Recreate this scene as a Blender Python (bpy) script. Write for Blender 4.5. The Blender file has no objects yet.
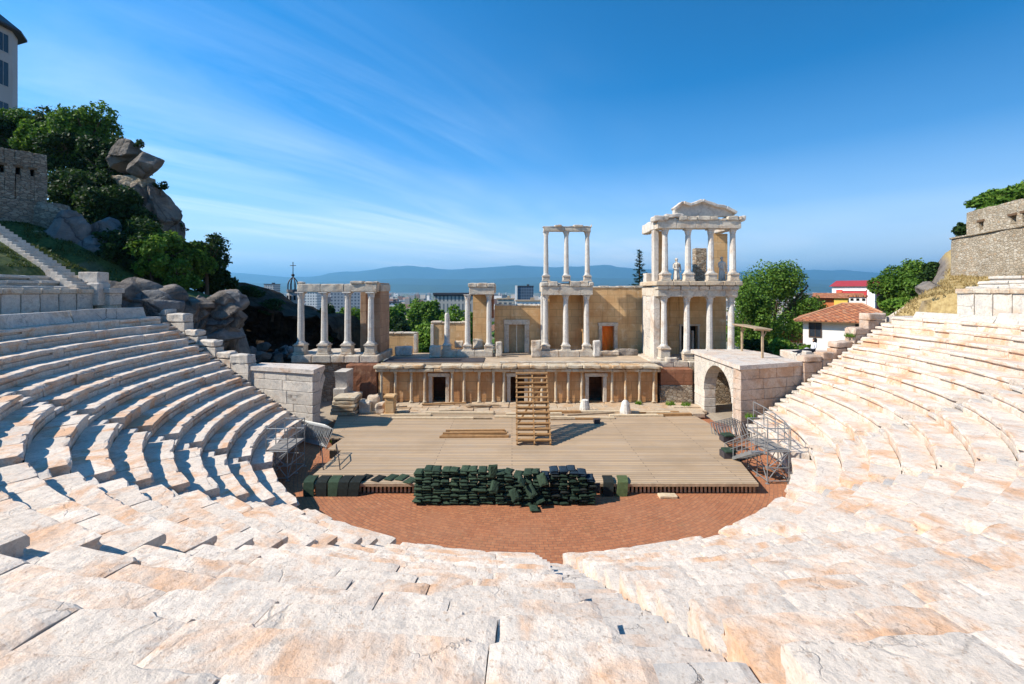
import bpy, math, random
from mathutils import Vector, Matrix, noise, Euler
PI = math.pi
R = math.radians
RND = random.Random(7)
sc = bpy.context.scene
COL = sc.collection

# ------------------------------------------------------------------ frame of reference
F, HX, HY, EYE = 440.0, 512.0, 290.0, 8.5      # camera constants; the camera stands at (0,0,EYE) looking along +Y
def XU(px, Y): return (px - HX) / F * Y
def ZU(py, Y): return EYE - (py - HY) / F * Y

# ------------------------------------------------------------------ mesh builder
class MB:
    def __init__(s): s.v = []; s.f = []; s.t = []
    def add(s, vs, fs, tint=None):
        b = len(s.v); s.v.extend(vs)
        t = RND.random() if tint is None else tint
        for f in fs: s.f.append([b + i for i in f]); s.t.append(t)
    def box(s, x0, x1, y0, y1, z0, z1, tint=None, xf=None):
        vs = [(x, y, z) for z in (z0, z1) for y in (y0, y1) for x in (x0, x1)]
        if xf: vs = [tuple(xf @ Vector(p)) for p in vs]
        s.add(vs, [(0,2,3,1), (4,5,7,6), (0,1,5,4), (2,6,7,3), (0,4,6,2), (1,3,7,5)], tint)
    def stone(s, x0, x1, y0, y1, z0, z1, cell=.35, amp=.02, rnd=.03, tint=None, xf=None, freq=2.2):
        """a box on a grid, its edges worn round and its faces uneven"""
        d = (x1-x0, y1-y0, z1-z0); o = (x0, y0, z0)
        n = [max(1, min(24, round(k / cell))) for k in d]
        def coords(L, k):
            e = min(rnd * 1.2, L * .2); c = [0, e]
            c += [e + (L - 2*e) * i / k for i in range(1, k)]
            return c + [L - e, L]
        cs = [coords(d[i], n[i]) for i in range(3)]
        N = [len(c) - 1 for c in cs]
        idx = {}; vs = []; fs = []
        seed = Vector((RND.uniform(0, 90), RND.uniform(0, 90), RND.uniform(0, 90)))
        def V(i, j, k):
            key = (i, j, k)
            if key in idx: return idx[key]
            p = [o[0] + cs[0][i], o[1] + cs[1][j], o[2] + cs[2][k]]
            ends = [(i == 0) - (i == N[0]), (j == 0) - (j == N[1]), (k == 0) - (k == N[2])]
            ne = sum(1 for e in ends if e)
            if ne >= 2:
                q = rnd * (.30 if ne == 2 else .42)
                nz = noise.noise(Vector(p) * 1.7 + seed)
                q *= 1 + max(0, nz) * 3.5
                for a in range(3): p[a] += ends[a] * q
            dv = noise.noise_vector(Vector(p) * freq + seed) * amp
            idx[key] = len(vs)
            q = Vector(p) + dv
            vs.append(tuple(xf @ q) if xf else tuple(q))
            return idx[key]
        for i in range(N[0]):
            for j in range(N[1]):
                fs.append((V(i,j,0), V(i,j+1,0), V(i+1,j+1,0), V(i+1,j,0)))
                fs.append((V(i,j,N[2]), V(i+1,j,N[2]), V(i+1,j+1,N[2]), V(i,j+1,N[2])))
        for i in range(N[0]):
            for k in range(N[2]):
                fs.append((V(i,0,k), V(i+1,0,k), V(i+1,0,k+1), V(i,0,k+1)))
                fs.append((V(i,N[1],k), V(i,N[1],k+1), V(i+1,N[1],k+1), V(i+1,N[1],k)))
        for j in range(N[1]):
            for k in range(N[2]):
                fs.append((V(0,j,k), V(0,j,k+1), V(0,j+1,k+1), V(0,j+1,k)))
                fs.append((V(N[0],j,k), V(N[0],j+1,k), V(N[0],j+1,k+1), V(N[0],j,k+1)))
        s.add(vs, fs, tint)
    def lathe(s, prof, x, y, n=16, amp=0, tint=None, flute=0):
        vs = []; fs = []
        sd = Vector((RND.uniform(0, 50), 0, 0))
        for r, z in prof:
            for k in range(n):
                a = 2*PI*k/n; rr = r * (1 - flute * (k % 2))
                p = Vector((x + rr*math.cos(a), y + rr*math.sin(a), z))
                if amp: p += noise.noise_vector(p*2.3 + sd) * amp
                vs.append(tuple(p))
        for i in range(len(prof)-1):
            for k in range(n):
                k2 = (k+1) % n
                fs.append((i*n+k, i*n+k2, (i+1)*n+k2, (i+1)*n+k))
        fs.append(tuple(range(n))[::-1]); fs.append(tuple((len(prof)-1)*n + k for k in range(n)))
        s.add(vs, fs, tint)
    def tube(s, p0, p1, r, n=6, r1=None, tint=None):
        p0 = Vector(p0); p1 = Vector(p1); d = p1 - p0
        if d.length < 1e-6: return
        q = d.to_track_quat('Z', 'Y'); r1 = r if r1 is None else r1
        vs = []
        for p, rr in ((p0, r), (p1, r1)):
            for k in range(n):
                a = 2*PI*k/n
                vs.append(tuple(p + q @ Vector((rr*math.cos(a), rr*math.sin(a), 0))))
        fs = [(k, (k+1) % n, n+(k+1) % n, n+k) for k in range(n)] + [tuple(range(n))[::-1], tuple(range(n, 2*n))]
        s.add(vs, fs, tint)
    def bar(s, p0, p1, w, h, tint=None):
        p0 = Vector(p0); p1 = Vector(p1); d = p1 - p0
        q = d.to_track_quat('X', 'Z'); m = Matrix.Translation(p0) @ q.to_matrix().to_4x4()
        s.box(0, d.length, -w/2, w/2, -h/2, h/2, tint, m)
    def prism(s, poly, z0, z1, tint=None, xf=None):
        """poly in plan (x, y), extruded z0..z1; xf maps it elsewhere"""
        n = len(poly)
        vs = [(p[0], p[1], z0) for p in poly] + [(p[0], p[1], z1) for p in poly]
        if xf: vs = [tuple(xf @ Vector(p)) for p in vs]
        fs = [tuple(range(n))[::-1], tuple(range(n, 2*n))] + [(k, (k+1) % n, n+(k+1) % n, n+k) for k in range(n)]
        s.add(vs, fs, tint)
    def build(s, name, mat, parent=None, smooth=False, **kw):
        m = bpy.data.meshes.new(name)
        off = Vector((0, 0, 0))
        if parent is not None:
            p = parent
            while p is not None: off += p.location; p = p.parent
        m.from_pydata([(v[0]-off.x, v[1]-off.y, v[2]-off.z) for v in s.v], [], s.f)
        a = m.attributes.new('tint', 'FLOAT', 'FACE'); a.data.foreach_set('value', s.t)
        if smooth: m.polygons.foreach_set('use_smooth', [True]*len(m.polygons))
        m.materials.append(mat); m.update()
        o = bpy.data.objects.new(name, m); COL.objects.link(o)
        if parent is not None: o.parent = parent
        for k, v in kw.items(): o[k] = v
        return o

def thing(name, label, cat, loc=(0, 0, 0), group=None):
    o = bpy.data.objects.new(name, None); COL.objects.link(o); o.location = loc
    o['label'] = label; o['category'] = cat
    if group: o['group'] = group
    o.empty_display_size = .3
    return o
def tag(o, label, cat, group=None):
    o['label'] = label; o['category'] = cat
    if group: o['group'] = group
    return o
def copy_tree(o, parent=None):
    c = o.copy(); COL.objects.link(c); c.parent = parent
    for ch in list(o.children): copy_tree(ch, c)
    return c

# ------------------------------------------------------------------ materials
def newmat(name):
    m = bpy.data.materials.new(name); m.use_nodes = True
    nt = m.node_tree; nt.nodes.clear()
    out = nt.nodes.new('ShaderNodeOutputMaterial'); b = nt.nodes.new('ShaderNodeBsdfPrincipled')
    nt.links.new(b.outputs[0], out.inputs[0])
    b.inputs['Roughness'].default_value = .85
    b.inputs['Specular IOR Level'].default_value = .25
    return m, nt, b
class G:
    """small helper to write node graphs tersely"""
    def __init__(s, nt, local=False):
        s.nt = nt; s.N = nt.nodes; s.L = nt.links
        if local:
            s.pos = s.N.new('ShaderNodeTexCoord').outputs['Object']
        else:
            s.pos = s.N.new('ShaderNodeNewGeometry').outputs['Position']
    def inp(s, sock, v):
        if hasattr(v, 'links') or isinstance(v, bpy.types.NodeSocket): s.L.new(v, sock)
        else: sock.default_value = v
    def scale(s, v, sc_):
        n = s.N.new('ShaderNodeMapping'); s.L.new(v, n.inputs[0]); n.inputs['Scale'].default_value = sc_; return n.outputs[0]
    def noise(s, scale, detail=4, rough=.6, vec=None, dist=0, col=False):
        n = s.N.new('ShaderNodeTexNoise'); s.L.new(vec or s.pos, n.inputs['Vector'])
        n.inputs['Scale'].default_value = scale; n.inputs['Detail'].default_value = detail
        n.inputs['Roughness'].default_value = rough; n.inputs['Distortion'].default_value = dist
        return n.outputs['Color' if col else 'Fac']
    def voro(s, scale, feature='DISTANCE_TO_EDGE', vec=None, out='Distance'):
        n = s.N.new('ShaderNodeTexVoronoi'); n.feature = feature; s.L.new(vec or s.pos, n.inputs['Vector'])
        n.inputs['Scale'].default_value = scale; return n.outputs[out]
    def ramp(s, fac, *stops, interp='LINEAR'):
        n = s.N.new('ShaderNodeValToRGB'); n.color_ramp.interpolation = interp
        e = n.color_ramp.elements
        while len(e) < len(stops): e.new(.5)
        for k, (p, c) in enumerate(stops):
            if not isinstance(c, (tuple, list)): c = (c, c, c)
            e[k].position = p; e[k].color = (*c[:3], 1)
        s.L.new(fac, n.inputs[0]); return n.outputs[0]
    def mix(s, fac, a, b, mode='MIX'):
        n = s.N.new('ShaderNodeMix'); n.data_type = 'RGBA'; n.blend_type = mode
        s.inp(n.inputs[0], fac)
        for k, v in ((6, a), (7, b)):
            if isinstance(v, (tuple, list)): v = (*v[:3], 1)
            s.inp(n.inputs[k], v)
        return n.outputs[2]
    def math(s, op, a, b=0):
        n = s.N.new('ShaderNodeMath'); n.operation = op; s.inp(n.inputs[0], a); s.inp(n.inputs[1], b); return n.outputs[0]
    def attr(s, name='tint'):
        n = s.N.new('ShaderNodeAttribute'); n.attribute_name = name; return n.outputs['Fac']
    def bump(s, h, strength, dist, bsdf, prev=None):
        n = s.N.new('ShaderNodeBump'); n.inputs['Strength'].default_value = strength; n.inputs['Distance'].default_value = dist
        s.L.new(h, n.inputs['Height'])
        if prev is not None: s.L.new(prev, n.inputs['Normal'])
        s.L.new(n.outputs[0], bsdf.inputs['Normal']); return n.outputs[0]
    def sep(s, v):
        n = s.N.new('ShaderNodeSeparateXYZ'); s.L.new(v, n.inputs[0]); return n.outputs

def marble(name, base=(.63,.57,.50), pink=(.60,.40,.27), grey=(.34,.34,.33), po=(.50,.68), go=(.52,.72), crack=.55, bump=.5, dirt=.5, sc_=1.0):
    m, nt, b = newmat(name); g = G(nt); t = g.attr()
    off = g.N.new('ShaderNodeVectorMath'); off.operation = 'ADD'; g.L.new(g.pos, off.inputs[0])
    cmb = g.N.new('ShaderNodeCombineXYZ'); tt = g.math('MULTIPLY', t, 37.0)
    for k in range(3): g.L.new(tt, cmb.inputs[k])
    g.L.new(cmb.outputs[0], off.inputs[1]); P = off.outputs[0]
    fine = g.noise(9*sc_, 6, .7)
    c = g.mix(g.ramp(t, (0, 0), (1, 1)), tuple(k*.90 for k in base), tuple(min(.8, k*1.12) for k in base))
    # a warm, ochre patina in soft patches, some blocks have more of it
    pf = g.math('ADD', g.noise(.8*sc_, 6, .66, dist=.8), g.math('MULTIPLY', g.math('SUBTRACT', t, .5), .10))
    c = g.mix(g.ramp(pf, (po[0], 0), (po[1], .85)), c, pink)
    pf2 = g.noise(2.6*sc_, 6, .7, vec=P, dist=1.2)
    c = g.mix(g.ramp(pf2, (.56, 0), (.70, .55)), c, tuple(k*.8 for k in pink))
    gf = g.noise(1.3*sc_, 7, .68, vec=g.scale(P, (1, 1.3, .8)), dist=.8)
    c = g.mix(g.ramp(gf, (go[0], 0), (go[1], .75)), c, grey)
    c = g.mix(g.ramp(fine, (.30, .35), (.55, 0)), c, tuple(k*.45 for k in grey))
    # cracks
    cr = g.voro(.85*sc_, vec=g.mix(.22, P, g.noise(2.2*sc_, 5, .6, vec=P, col=True)))
    crm = g.ramp(cr, (.0, 1), (.005, .8), (.011, 0))
    msk = g.ramp(g.noise(.7*sc_, 3, .5, vec=P), (.52, 0), (.64, 1))
    crf = g.math('MULTIPLY', g.math('MULTIPLY', crm, msk), crack)
    c = g.mix(crf, c, (.07, .055, .045))
    lich = g.ramp(g.noise(4.5*sc_, 7, .75, vec=P), (.60, 0), (.66, .55)); lm = g.ramp(g.noise(.8*sc_, 3, .5), (.48, 0), (.62, 1))
    c = g.mix(g.math('MULTIPLY', lich, lm), c, tuple(k*.42 for k in grey))
    sp = g.ramp(g.noise(26*sc_, 3, .6), (.33, .45), (.42, 0)); c = g.mix(sp, c, tuple(k*.5 for k in pink))
    cr2 = g.voro(2.3*sc_, vec=g.mix(.30, P, g.noise(5*sc_, 4, .6, vec=P, col=True))); m2 = g.ramp(g.noise(1.1*sc_, 4, .6, vec=P), (.54, 0), (.60, 1))
    cf2 = g.math('MULTIPLY', g.math('MULTIPLY', g.ramp(cr2, (0, 1), (.012, .6), (.022, 0)), m2), crack*.8); c = g.mix(cf2, c, (.12, .095, .08))
    # small pits
    pit = g.ramp(g.voro(7*sc_, 'F1', vec=P), (.05, 1), (.10, 0))
    pm = g.ramp(g.noise(1.7*sc_, 3, .5, vec=P), (.55, 0), (.62, dirt))
    c = g.mix(g.math('MULTIPLY', pit, pm), c, (.10, .085, .07))
    g.L.new(c, b.inputs['Base Color'])
    h = g.math('ADD', g.noise(3.2*sc_, 9, .72, vec=P), g.math('MULTIPLY', g.noise(22*sc_, 4, .7), .22))
    h = g.math('SUBTRACT', h, g.math('MULTIPLY', g.math('MULTIPLY', lich, lm), .15))
    h = g.math('SUBTRACT', h, g.math('MULTIPLY', g.math('MAXIMUM', crf, cf2), .6))
    g.bump(h, bump, .05, b)
    return m
def plain(name, col, rough=.8, var=.15, scale=3.0, metal=0, bump=0, local=False, spec=.25):
    m, nt, b = newmat(name); g = G(nt, local)
    n = g.noise(scale, 5, .65)
    c = g.mix(g.ramp(n, (.3, 0), (.7, 1)), tuple(k*(1-var) for k in col), tuple(min(1, k*(1+var)) for k in col))
    t = g.attr()
    c = g.mix(g.math('MULTIPLY', t, var*1.2), c, tuple(k*.6 for k in col))
    g.L.new(c, b.inputs['Base Color'])
    b.inputs['Roughness'].default_value = rough; b.inputs['Metallic'].default_value = metal
    b.inputs['Specular IOR Level'].default_value = spec
    if bump: g.bump(g.noise(scale*6, 6, .7), bump, .03, b)
    return m
def ochre(name, base, dark, light, bump=.35):
    m, nt, b = newmat(name); g = G(nt); t = g.attr()
    # ashlar joints, faint, in X/Z
    cx = g.N.new('ShaderNodeCombineXYZ'); s3 = g.sep(g.pos)
    g.L.new(g.math('ADD', s3[0], s3[1]), cx.inputs[0]); g.L.new(s3[2], cx.inputs[1])
    br = g.N.new('ShaderNodeTexBrick'); g.L.new(cx.outputs[0], br.inputs['Vector'])
    br.inputs['Scale'].default_value = 1.0; br.inputs['Brick Width'].default_value = 1.25; br.inputs['Row Height'].default_value = .62
    br.inputs['Mortar Size'].default_value = .016; br.inputs['Mortar Smooth'].default_value = .3
    br.inputs['Color1'].default_value = (*base, 1); br.inputs['Color2'].default_value = (*[k*.82 for k in base], 1)
    br.inputs['Mortar'].default_value = (*[k*.5 for k in base], 1)
    c = br.outputs['Color']
    c = g.mix(g.ramp(g.noise(.55, 6, .65), (.42, 0), (.66, .8)), c, dark)
    c = g.mix(g.ramp(g.noise(1.4, 6, .7), (.55, 0), (.72, .75)), c, light)
    st = g.noise(1.0, 5, .6, vec=g.scale(g.pos, (3.2, 3.2, .28)))
    c = g.mix(g.ramp(st, (.55, 0), (.72, .55)), c, tuple(k*.5 for k in dark))
    g.L.new(c, b.inputs['Base Color'])
    g.bump(g.noise(6, 8, .7), bump, .05, b)
    return m
def rubble(name, cols, mortar, scale=2.6, zs=1.7, bump=.8):
    m, nt, b = newmat(name); g = G(nt)
    v = g.scale(g.mix(.12, g.pos, g.noise(1.2, 3, .5, col=True)), (1, 1, zs))
    d = g.voro(scale, vec=v); c1 = g.voro(scale, 'F1', vec=v, out='Color')
    s_ = g.sep(c1)
    c = g.ramp(s_[0], (0, cols[0]), (.35, cols[1]), (.7, cols[2]), (1, cols[3]))
    c = g.mix(g.ramp(d, (.0, 1), (.03, .9), (.07, 0)), c, mortar)
    c = g.mix(g.ramp(g.noise(.5, 5, .6), (.45, 0), (.7, .5)), c, tuple(k*.55 for k in cols[1]))
    g.L.new(c, b.inputs['Base Color'])
    h = g.math('ADD', g.ramp(d, (0, 0), (.12, 1)), g.math('MULTIPLY', g.noise(12, 5, .7), .4))
    g.bump(h, bump, .06, b)
    return m
def leafmat(name, c0, c1, c2):
    m, nt, b = newmat(name); g = G(nt); t = g.attr()
    n = g.noise(.8, 3, .5)
    c = g.ramp(g.math('ADD', g.math('MULTIPLY', t, .6), g.math('MULTIPLY', n, .4)), (.15, c0), (.5, c1), (.85, c2))
    g.L.new(c, b.inputs['Base Color']); b.inputs['Roughness'].default_value = .6
    tr = g.N.new('ShaderNodeBsdfTranslucent'); g.L.new(c, tr.inputs[0])
    mx = g.N.new('ShaderNodeMixShader'); mx.inputs[0].default_value = .35
    g.L.new(b.outputs[0], mx.inputs[1]); g.L.new(tr.outputs[0], mx.inputs[2])
    out = [k for k in g.N if k.type == 'OUTPUT_MATERIAL'][0]; g.L.new(mx.outputs[0], out.inputs[0])
    return m
def boards(name, c1, c2, gap, width, length, axis='X', grey=(.30,.28,.26)):
    m, nt, b = newmat(name); g = G(nt); s3 = g.sep(g.pos)
    cx = g.N.new('ShaderNodeCombineXYZ')
    g.L.new(s3[0 if axis == 'X' else 1], cx.inputs[0]); g.L.new(s3[1 if axis == 'X' else 0], cx.inputs[1])
    br = g.N.new('ShaderNodeTexBrick'); g.L.new(cx.outputs[0], br.inputs['Vector'])
    br.inputs['Scale'].default_value = 1; br.offset = .37; br.inputs['Brick Width'].default_value = length; br.inputs['Row Height'].default_value = width
    br.inputs['Mortar Size'].default_value = .013; br.inputs['Mortar Smooth'].default_value = .2; br.inputs['Bias'].default_value = 0
    br.inputs['Color1'].default_value = (*c1, 1); br.inputs['Color2'].default_value = (*c2, 1); br.inputs['Mortar'].default_value = (*gap, 1)
    c = br.outputs['Color']
    st = g.noise(1.2, 6, .7, vec=g.scale(g.pos, (.6, 9, 1) if axis == 'X' else (9, .6, 1)))
    c = g.mix(g.ramp(st, (.45, 0), (.75, .6)), c, grey)
    c = g.mix(g.ramp(g.noise(.35, 5, .65), (.45, 0), (.7, .5)), c, tuple(k*.72 for k in c2))
    g.L.new(c, b.inputs['Base Color']); g.bump(br.outputs['Fac'], -.4, .02, b)
    return m

M = {}
M['seat'] = marble('seat_marble', (.72,.615,.515), (.66,.37,.20), (.40,.38,.355), po=(.48,.64), go=(.56,.74), crack=.30, bump=.75)
M['step'] = marble('step_marble', (.60,.53,.46), (.55,.36,.24), (.36,.36,.36), po=(.52,.70), go=(.52,.74), crack=.9)
M['wallmarble'] = marble('wall_marble', (.60,.54,.465), (.50,.34,.22), (.33,.335,.335), po=(.56,.72), go=(.50,.72), crack=.7, sc_=.8)
M['column'] = marble('column_marble', (.62,.58,.52), (.52,.38,.26), (.32,.31,.30), po=(.52,.70), go=(.54,.74), crack=.3, bump=.35, sc_=1.3)
M['trim'] = marble('trim_marble', (.62,.54,.43), (.50,.33,.20), (.30,.29,.27), po=(.48,.66), go=(.50,.70), crack=.5, bump=.7, sc_=1.2)
M['ochre'] = ochre('ochre_wall', (.70,.46,.23), (.50,.27,.11), (.74,.58,.38))
M['ochre_low'] = ochre('ochre_plaster', (.64,.36,.16), (.44,.20,.08), (.68,.50,.32))
M['lowcol'] = marble('stained_marble', (.58,.49,.36), (.50,.29,.13), (.36,.30,.22), po=(.46,.62), go=(.54,.74), crack=.3)
M['redbrick'] = ochre('old_brick', (.30,.13,.07), (.17,.07,.04), (.40,.24,.14), .7)
M['pinkstone'] = marble('pink_brown_marble', (.56,.44,.35), (.46,.28,.17), (.30,.27,.24), po=(.44,.62), go=(.50,.70), crack=.6, sc_=.8)  # browner, darker marble for the right gate's side wall and stepped wall
M['rubble'] = rubble('rubble_stone', ((.32,.25,.17),(.44,.36,.26),(.52,.45,.35),(.40,.28,.17)), (.38,.31,.22), 3.8, 2.1)
M['rubble_dark'] = rubble('dark_rubble', ((.22,.165,.12),(.33,.265,.20),(.42,.35,.27),(.27,.19,.13)), (.17,.13,.10), 3.8, 2.1)
M['lowrubble'] = rubble('base_rubble', ((.26,.19,.13),(.38,.30,.22),(.44,.38,.30),(.30,.20,.12)), (.22,.16,.11), 3.2, 1.8)
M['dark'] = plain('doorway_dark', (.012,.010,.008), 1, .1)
M['door'] = plain('door_wood', (.30,.20,.11), .6, .2, 4)
M['iron'] = plain('dark_iron', (.05,.05,.055), .5, .2, metal=.6)
M['steel'] = plain('galvanised_steel', (.27,.275,.275), .5, .15, metal=.35, spec=.5)
M['deck'] = boards('deck_boards', (.50,.35,.215), (.38,.265,.16), (.07,.05,.035), .20, 9.7)
M['oldwood'] = plain('old_wood', (.42,.31,.20), .8, .3, 4, bump=.3)
M['rawwood'] = plain('raw_wood', (.36,.20,.085), .7, .25, 5, bump=.2)
M['palewood'] = plain('pale_wood', (.60,.47,.31), .75, .2, 5, bump=.2)
M['darkwood'] = plain('dark_wood', (.17,.10,.055), .8, .3, 4)
M['orange'] = plain('orange_netting', (.95,.22,.03), .8, .1, 6)
M['white'] = plain('white_render', (.76,.75,.72), .85, .05, 1.5)
M['pinkwall'] = plain('tower_render', (.50,.44,.42), .85, .06, .5)
M['red'] = plain('red_paint', (.50,.045,.05), .7, .1, 1)
M['redroof'] = plain('red_metal_roof', (.36,.04,.045), .5, .1, 1)
M['yellow'] = plain('yellow_paint', (.80,.52,.10), .8, .06, 1)
M['slate'] = plain('dark_roof', (.055,.05,.055), .5, .2, 1)
M['glass'] = plain('window_glass', (.03,.04,.055), .15, .1, spec=.6)
M['frame'] = plain('window_frame', (.10,.06,.04), .6, .1)
M['bark'] = plain('bark', (.12,.085,.055), .9, .3, 5, bump=.5)
M['leaf'] = leafmat('leaves', (.036,.085,.010), (.09,.19,.020), (.19,.29,.038))
M['leaf_light'] = leafmat('light_leaves', (.055,.13,.012), (.12,.24,.022), (.22,.32,.045))
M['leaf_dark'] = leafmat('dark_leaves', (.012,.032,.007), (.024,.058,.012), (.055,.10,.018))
M['leaf_conifer'] = leafmat('conifer_needles', (.008,.028,.012), (.014,.045,.018), (.03,.07,.025))
M['rock'] = rubble('rock_a', ((.24,.21,.18),(.30,.26,.22),(.27,.22,.18),(.20,.18,.17)), (.15,.12,.10), .45, 1.2, .5)
def rockmat(name, a, bb, c3):
    m, nt, b = newmat(name); g = G(nt)
    n = g.noise(.7, 8, .68, dist=.5)
    c = g.ramp(n, (.3, a), (.52, bb), (.75, c3))
    v = g.voro(.8, vec=g.mix(.45, g.pos, g.noise(1.1, 6, .7, col=True)))
    c = g.mix(g.math('MULTIPLY', g.ramp(v, (0, .7), (.015, .4), (.03, 0)), g.ramp(g.noise(.5, 3, .5), (.45, 0), (.6, 1))), c, tuple(k*.35 for k in a))
    c = g.mix(g.ramp(g.noise(.9, 5, .6, vec=g.scale(g.pos, (.5, .5, 3))), (.5, 0), (.7, .5)), c, tuple(k*.6 for k in a))
    g.L.new(c, b.inputs['Base Color']); b.inputs['Specular IOR Level'].default_value = .06
    g.bump(g.math('ADD', g.noise(2.2, 9, .7), g.ramp(v, (0, 0), (.08, .5))), 1.0, .25, b)
    return m
M['rock'] = rockmat('cliff_rock', (.11,.095,.08), (.21,.18,.155), (.33,.29,.25))
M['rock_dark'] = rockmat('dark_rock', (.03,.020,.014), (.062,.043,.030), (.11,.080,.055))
M['rock_blue'] = rockmat('grey_rock', (.12,.12,.125), (.21,.205,.20), (.33,.31,.29))
def brickfloor():
    m, nt, b = newmat('brick_paving'); g = G(nt)
    # bricks laid in rings about the orchestra's centre
    s3 = g.sep(g.pos); x = g.math('SUBTRACT', s3[0], .85); y = g.math('SUBTRACT', s3[1], 24.6)
    rr = g.math('SQRT', g.math('ADD', g.math('MULTIPLY', x, x), g.math('MULTIPLY', y, y)))
    an = g.math('MULTIPLY', g.math('ARCTAN2', x, y), 10.0)
    cx = g.N.new('ShaderNodeCombineXYZ'); g.L.new(an, cx.inputs[0]); g.L.new(rr, cx.inputs[1])
    br = g.N.new('ShaderNodeTexBrick'); g.L.new(cx.outputs[0], br.inputs['Vector'])
    br.inputs['Scale'].default_value = 1; br.inputs['Brick Width'].default_value = .30; br.inputs['Row Height'].default_value = .15
    br.inputs['Mortar Size'].default_value = .014; br.inputs['Mortar Smooth'].default_value = .2
    br.inputs['Color1'].default_value = (.40,.155,.070,1); br.inputs['Color2'].default_value = (.30,.112,.052,1); br.inputs['Mortar'].default_value = (.17,.085,.055,1)
    c = br.outputs['Color']
    c = g.mix(g.ramp(g.noise(.6, 6, .7), (.42, 0), (.7, .55)), c, (.36,.13,.06))
    c = g.mix(g.ramp(g.noise(7, 6, .75), (.52, 0), (.68, .7)), c, (.52,.27,.13))
    c = g.mix(g.ramp(g.noise(.25, 6, .7), (.48, 0), (.68, .5)), c, (.36,.18,.10))
    c = g.mix(g.ramp(g.noise(.9, 6, .75), (.60, 0), (.70, .35)), c, (.14,.12,.05))
    g.L.new(c, b.inputs['Base Color']); g.bump(br.outputs['Fac'], -.5, .02, b)
    return m
M['brickfloor'] = brickfloor()
def rooftile():
    m, nt, b = newmat('clay_roof_tiles'); g = G(nt); s3 = g.sep(g.pos)
    cx = g.N.new('ShaderNodeCombineXYZ'); g.L.new(s3[1], cx.inputs[0]); g.L.new(s3[0], cx.inputs[1])
    br = g.N.new('ShaderNodeTexBrick'); g.L.new(cx.outputs[0], br.inputs['Vector'])
    br.inputs['Scale'].default_value = 1; br.inputs['Brick Width'].default_value = .55; br.inputs['Row Height'].default_value = .36; br.offset = 0
    br.inputs['Mortar Size'].default_value = .055; br.inputs['Mortar Smooth'].default_value = .5
    br.inputs['Color1'].default_value = (.46,.165,.07,1); br.inputs['Color2'].default_value = (.30,.11,.06,1); br.inputs['Mortar'].default_value = (.13,.05,.03,1)
    c = g.mix(g.ramp(g.noise(2.5, 5, .7), (.5, 0), (.68, .6)), br.outputs['Color'], (.55,.34,.20))
    g.L.new(c, b.inputs['Base Color']); g.bump(br.outputs['Fac'], -.7, .06, b)
    return m
M['tiles'] = rooftile()
def groundmat():
    m, nt, b = newmat('ground_cover'); g = G(nt); s3 = g.sep(g.pos)
    geo = g.N.new('ShaderNodeNewGeometry'); nz = g.sep(geo.outputs['Normal'])[2]
    n1 = g.noise(.5, 8, .7); n2 = g.noise(4, 6, .7)
    green = g.mix(g.ramp(n2, (.35, 0), (.65, 1)), (.030,.055,.012), (.085,.11,.025))
    dry = g.mix(g.ramp(n2, (.35, 0), (.65, 1)), (.28,.19,.075), (.46,.34,.15))
    right = g.ramp(g.math('MULTIPLY', s3[0], .05), (.60, 0), (1.0, 1))
    gr = g.mix(right, g.mix(g.ramp(n1, (.55, 0), (.75, .7)), green, (.30,.24,.09)), g.mix(g.ramp(n1, (.60, 0), (.7, .6)), dry, (.09,.10,.03)))
    dirt = g.mix(g.ramp(n2, (.3, 0), (.7, 1)), (.22,.17,.12), (.36,.29,.21))
    c = g.mix(g.ramp(n1, (.62, 0), (.72, .8)), gr, dirt)
    rock = g.mix(g.ramp(g.noise(1.1, 8, .7), (.35, 0), (.65, 1)), (.10,.08,.07), (.26,.22,.18))
    c = g.mix(g.ramp(nz, (.55, 1), (.72, 0)), c, rock)
    # flat ground round the stage is trodden earth
    rad = g.N.new('ShaderNodeVectorMath'); rad.operation = 'DISTANCE'; g.L.new(g.pos, rad.inputs[0]); rad.inputs[1].default_value = (0, 30, 0)
    c = g.mix(g.ramp(g.math('MULTIPLY', rad.outputs['Value'], .02), (.30, 1), (.42, 0)), c, g.mix(.5, dirt, (.35,.30,.24)))
    far = g.ramp(g.math('MULTIPLY', rad.outputs['Value'], .002), (.2, 0), (.5, 1))
    ff = g.mix(g.ramp(g.noise(.004, 8, .75), (.4, 0), (.6, 1)), (.04,.065,.02), (.20,.18,.14))
    ff = g.mix(g.ramp(g.voro(.012, 'F1', out='Color'), (.55, 0), (.8, .5)), ff, (.30,.27,.23))
    c = g.mix(far, c, ff)
    g.L.new(c, b.inputs['Base Color']); g.bump(n2, .6, .08, b)
    return m
M['ground'] = groundmat()
M['drygrass'] = leafmat('dry_grass', (.24,.16,.06), (.40,.29,.12), (.52,.42,.20))
M['greengrass'] = leafmat('green_grass', (.03,.055,.012), (.06,.09,.02), (.14,.15,.04))
# ------------------------------------------------------------------ the cavea (seat rings about the orchestra)
CX, CY, R0, DR, Z0, DZ, NR = .85, 24.6, 12.5, .79, 1.3, .427, 14
RT = R0 + NR*DR; ZT = Z0 + (NR-1)*DZ
def pol(r, th, z=0): return (CX + r*math.sin(th), CY - r*math.cos(th), z)
def wall_y(x): return 25.0 + (abs(x - CX) - 12.25) * .29     # line where the seats stop, both sides
def end_theta(r):
    th = R(90)
    for _ in range(30):
        x = CX + r*math.sin(th); c = (CY - wall_y(x)) / r
        th = math.acos(max(-1, min(1, c)))
    return th
AIS = [R(a) for a in (-59.3, -38.7, -18.1, 1.0, 23.6, 44.6, 65.0)]
HW = .36

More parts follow.
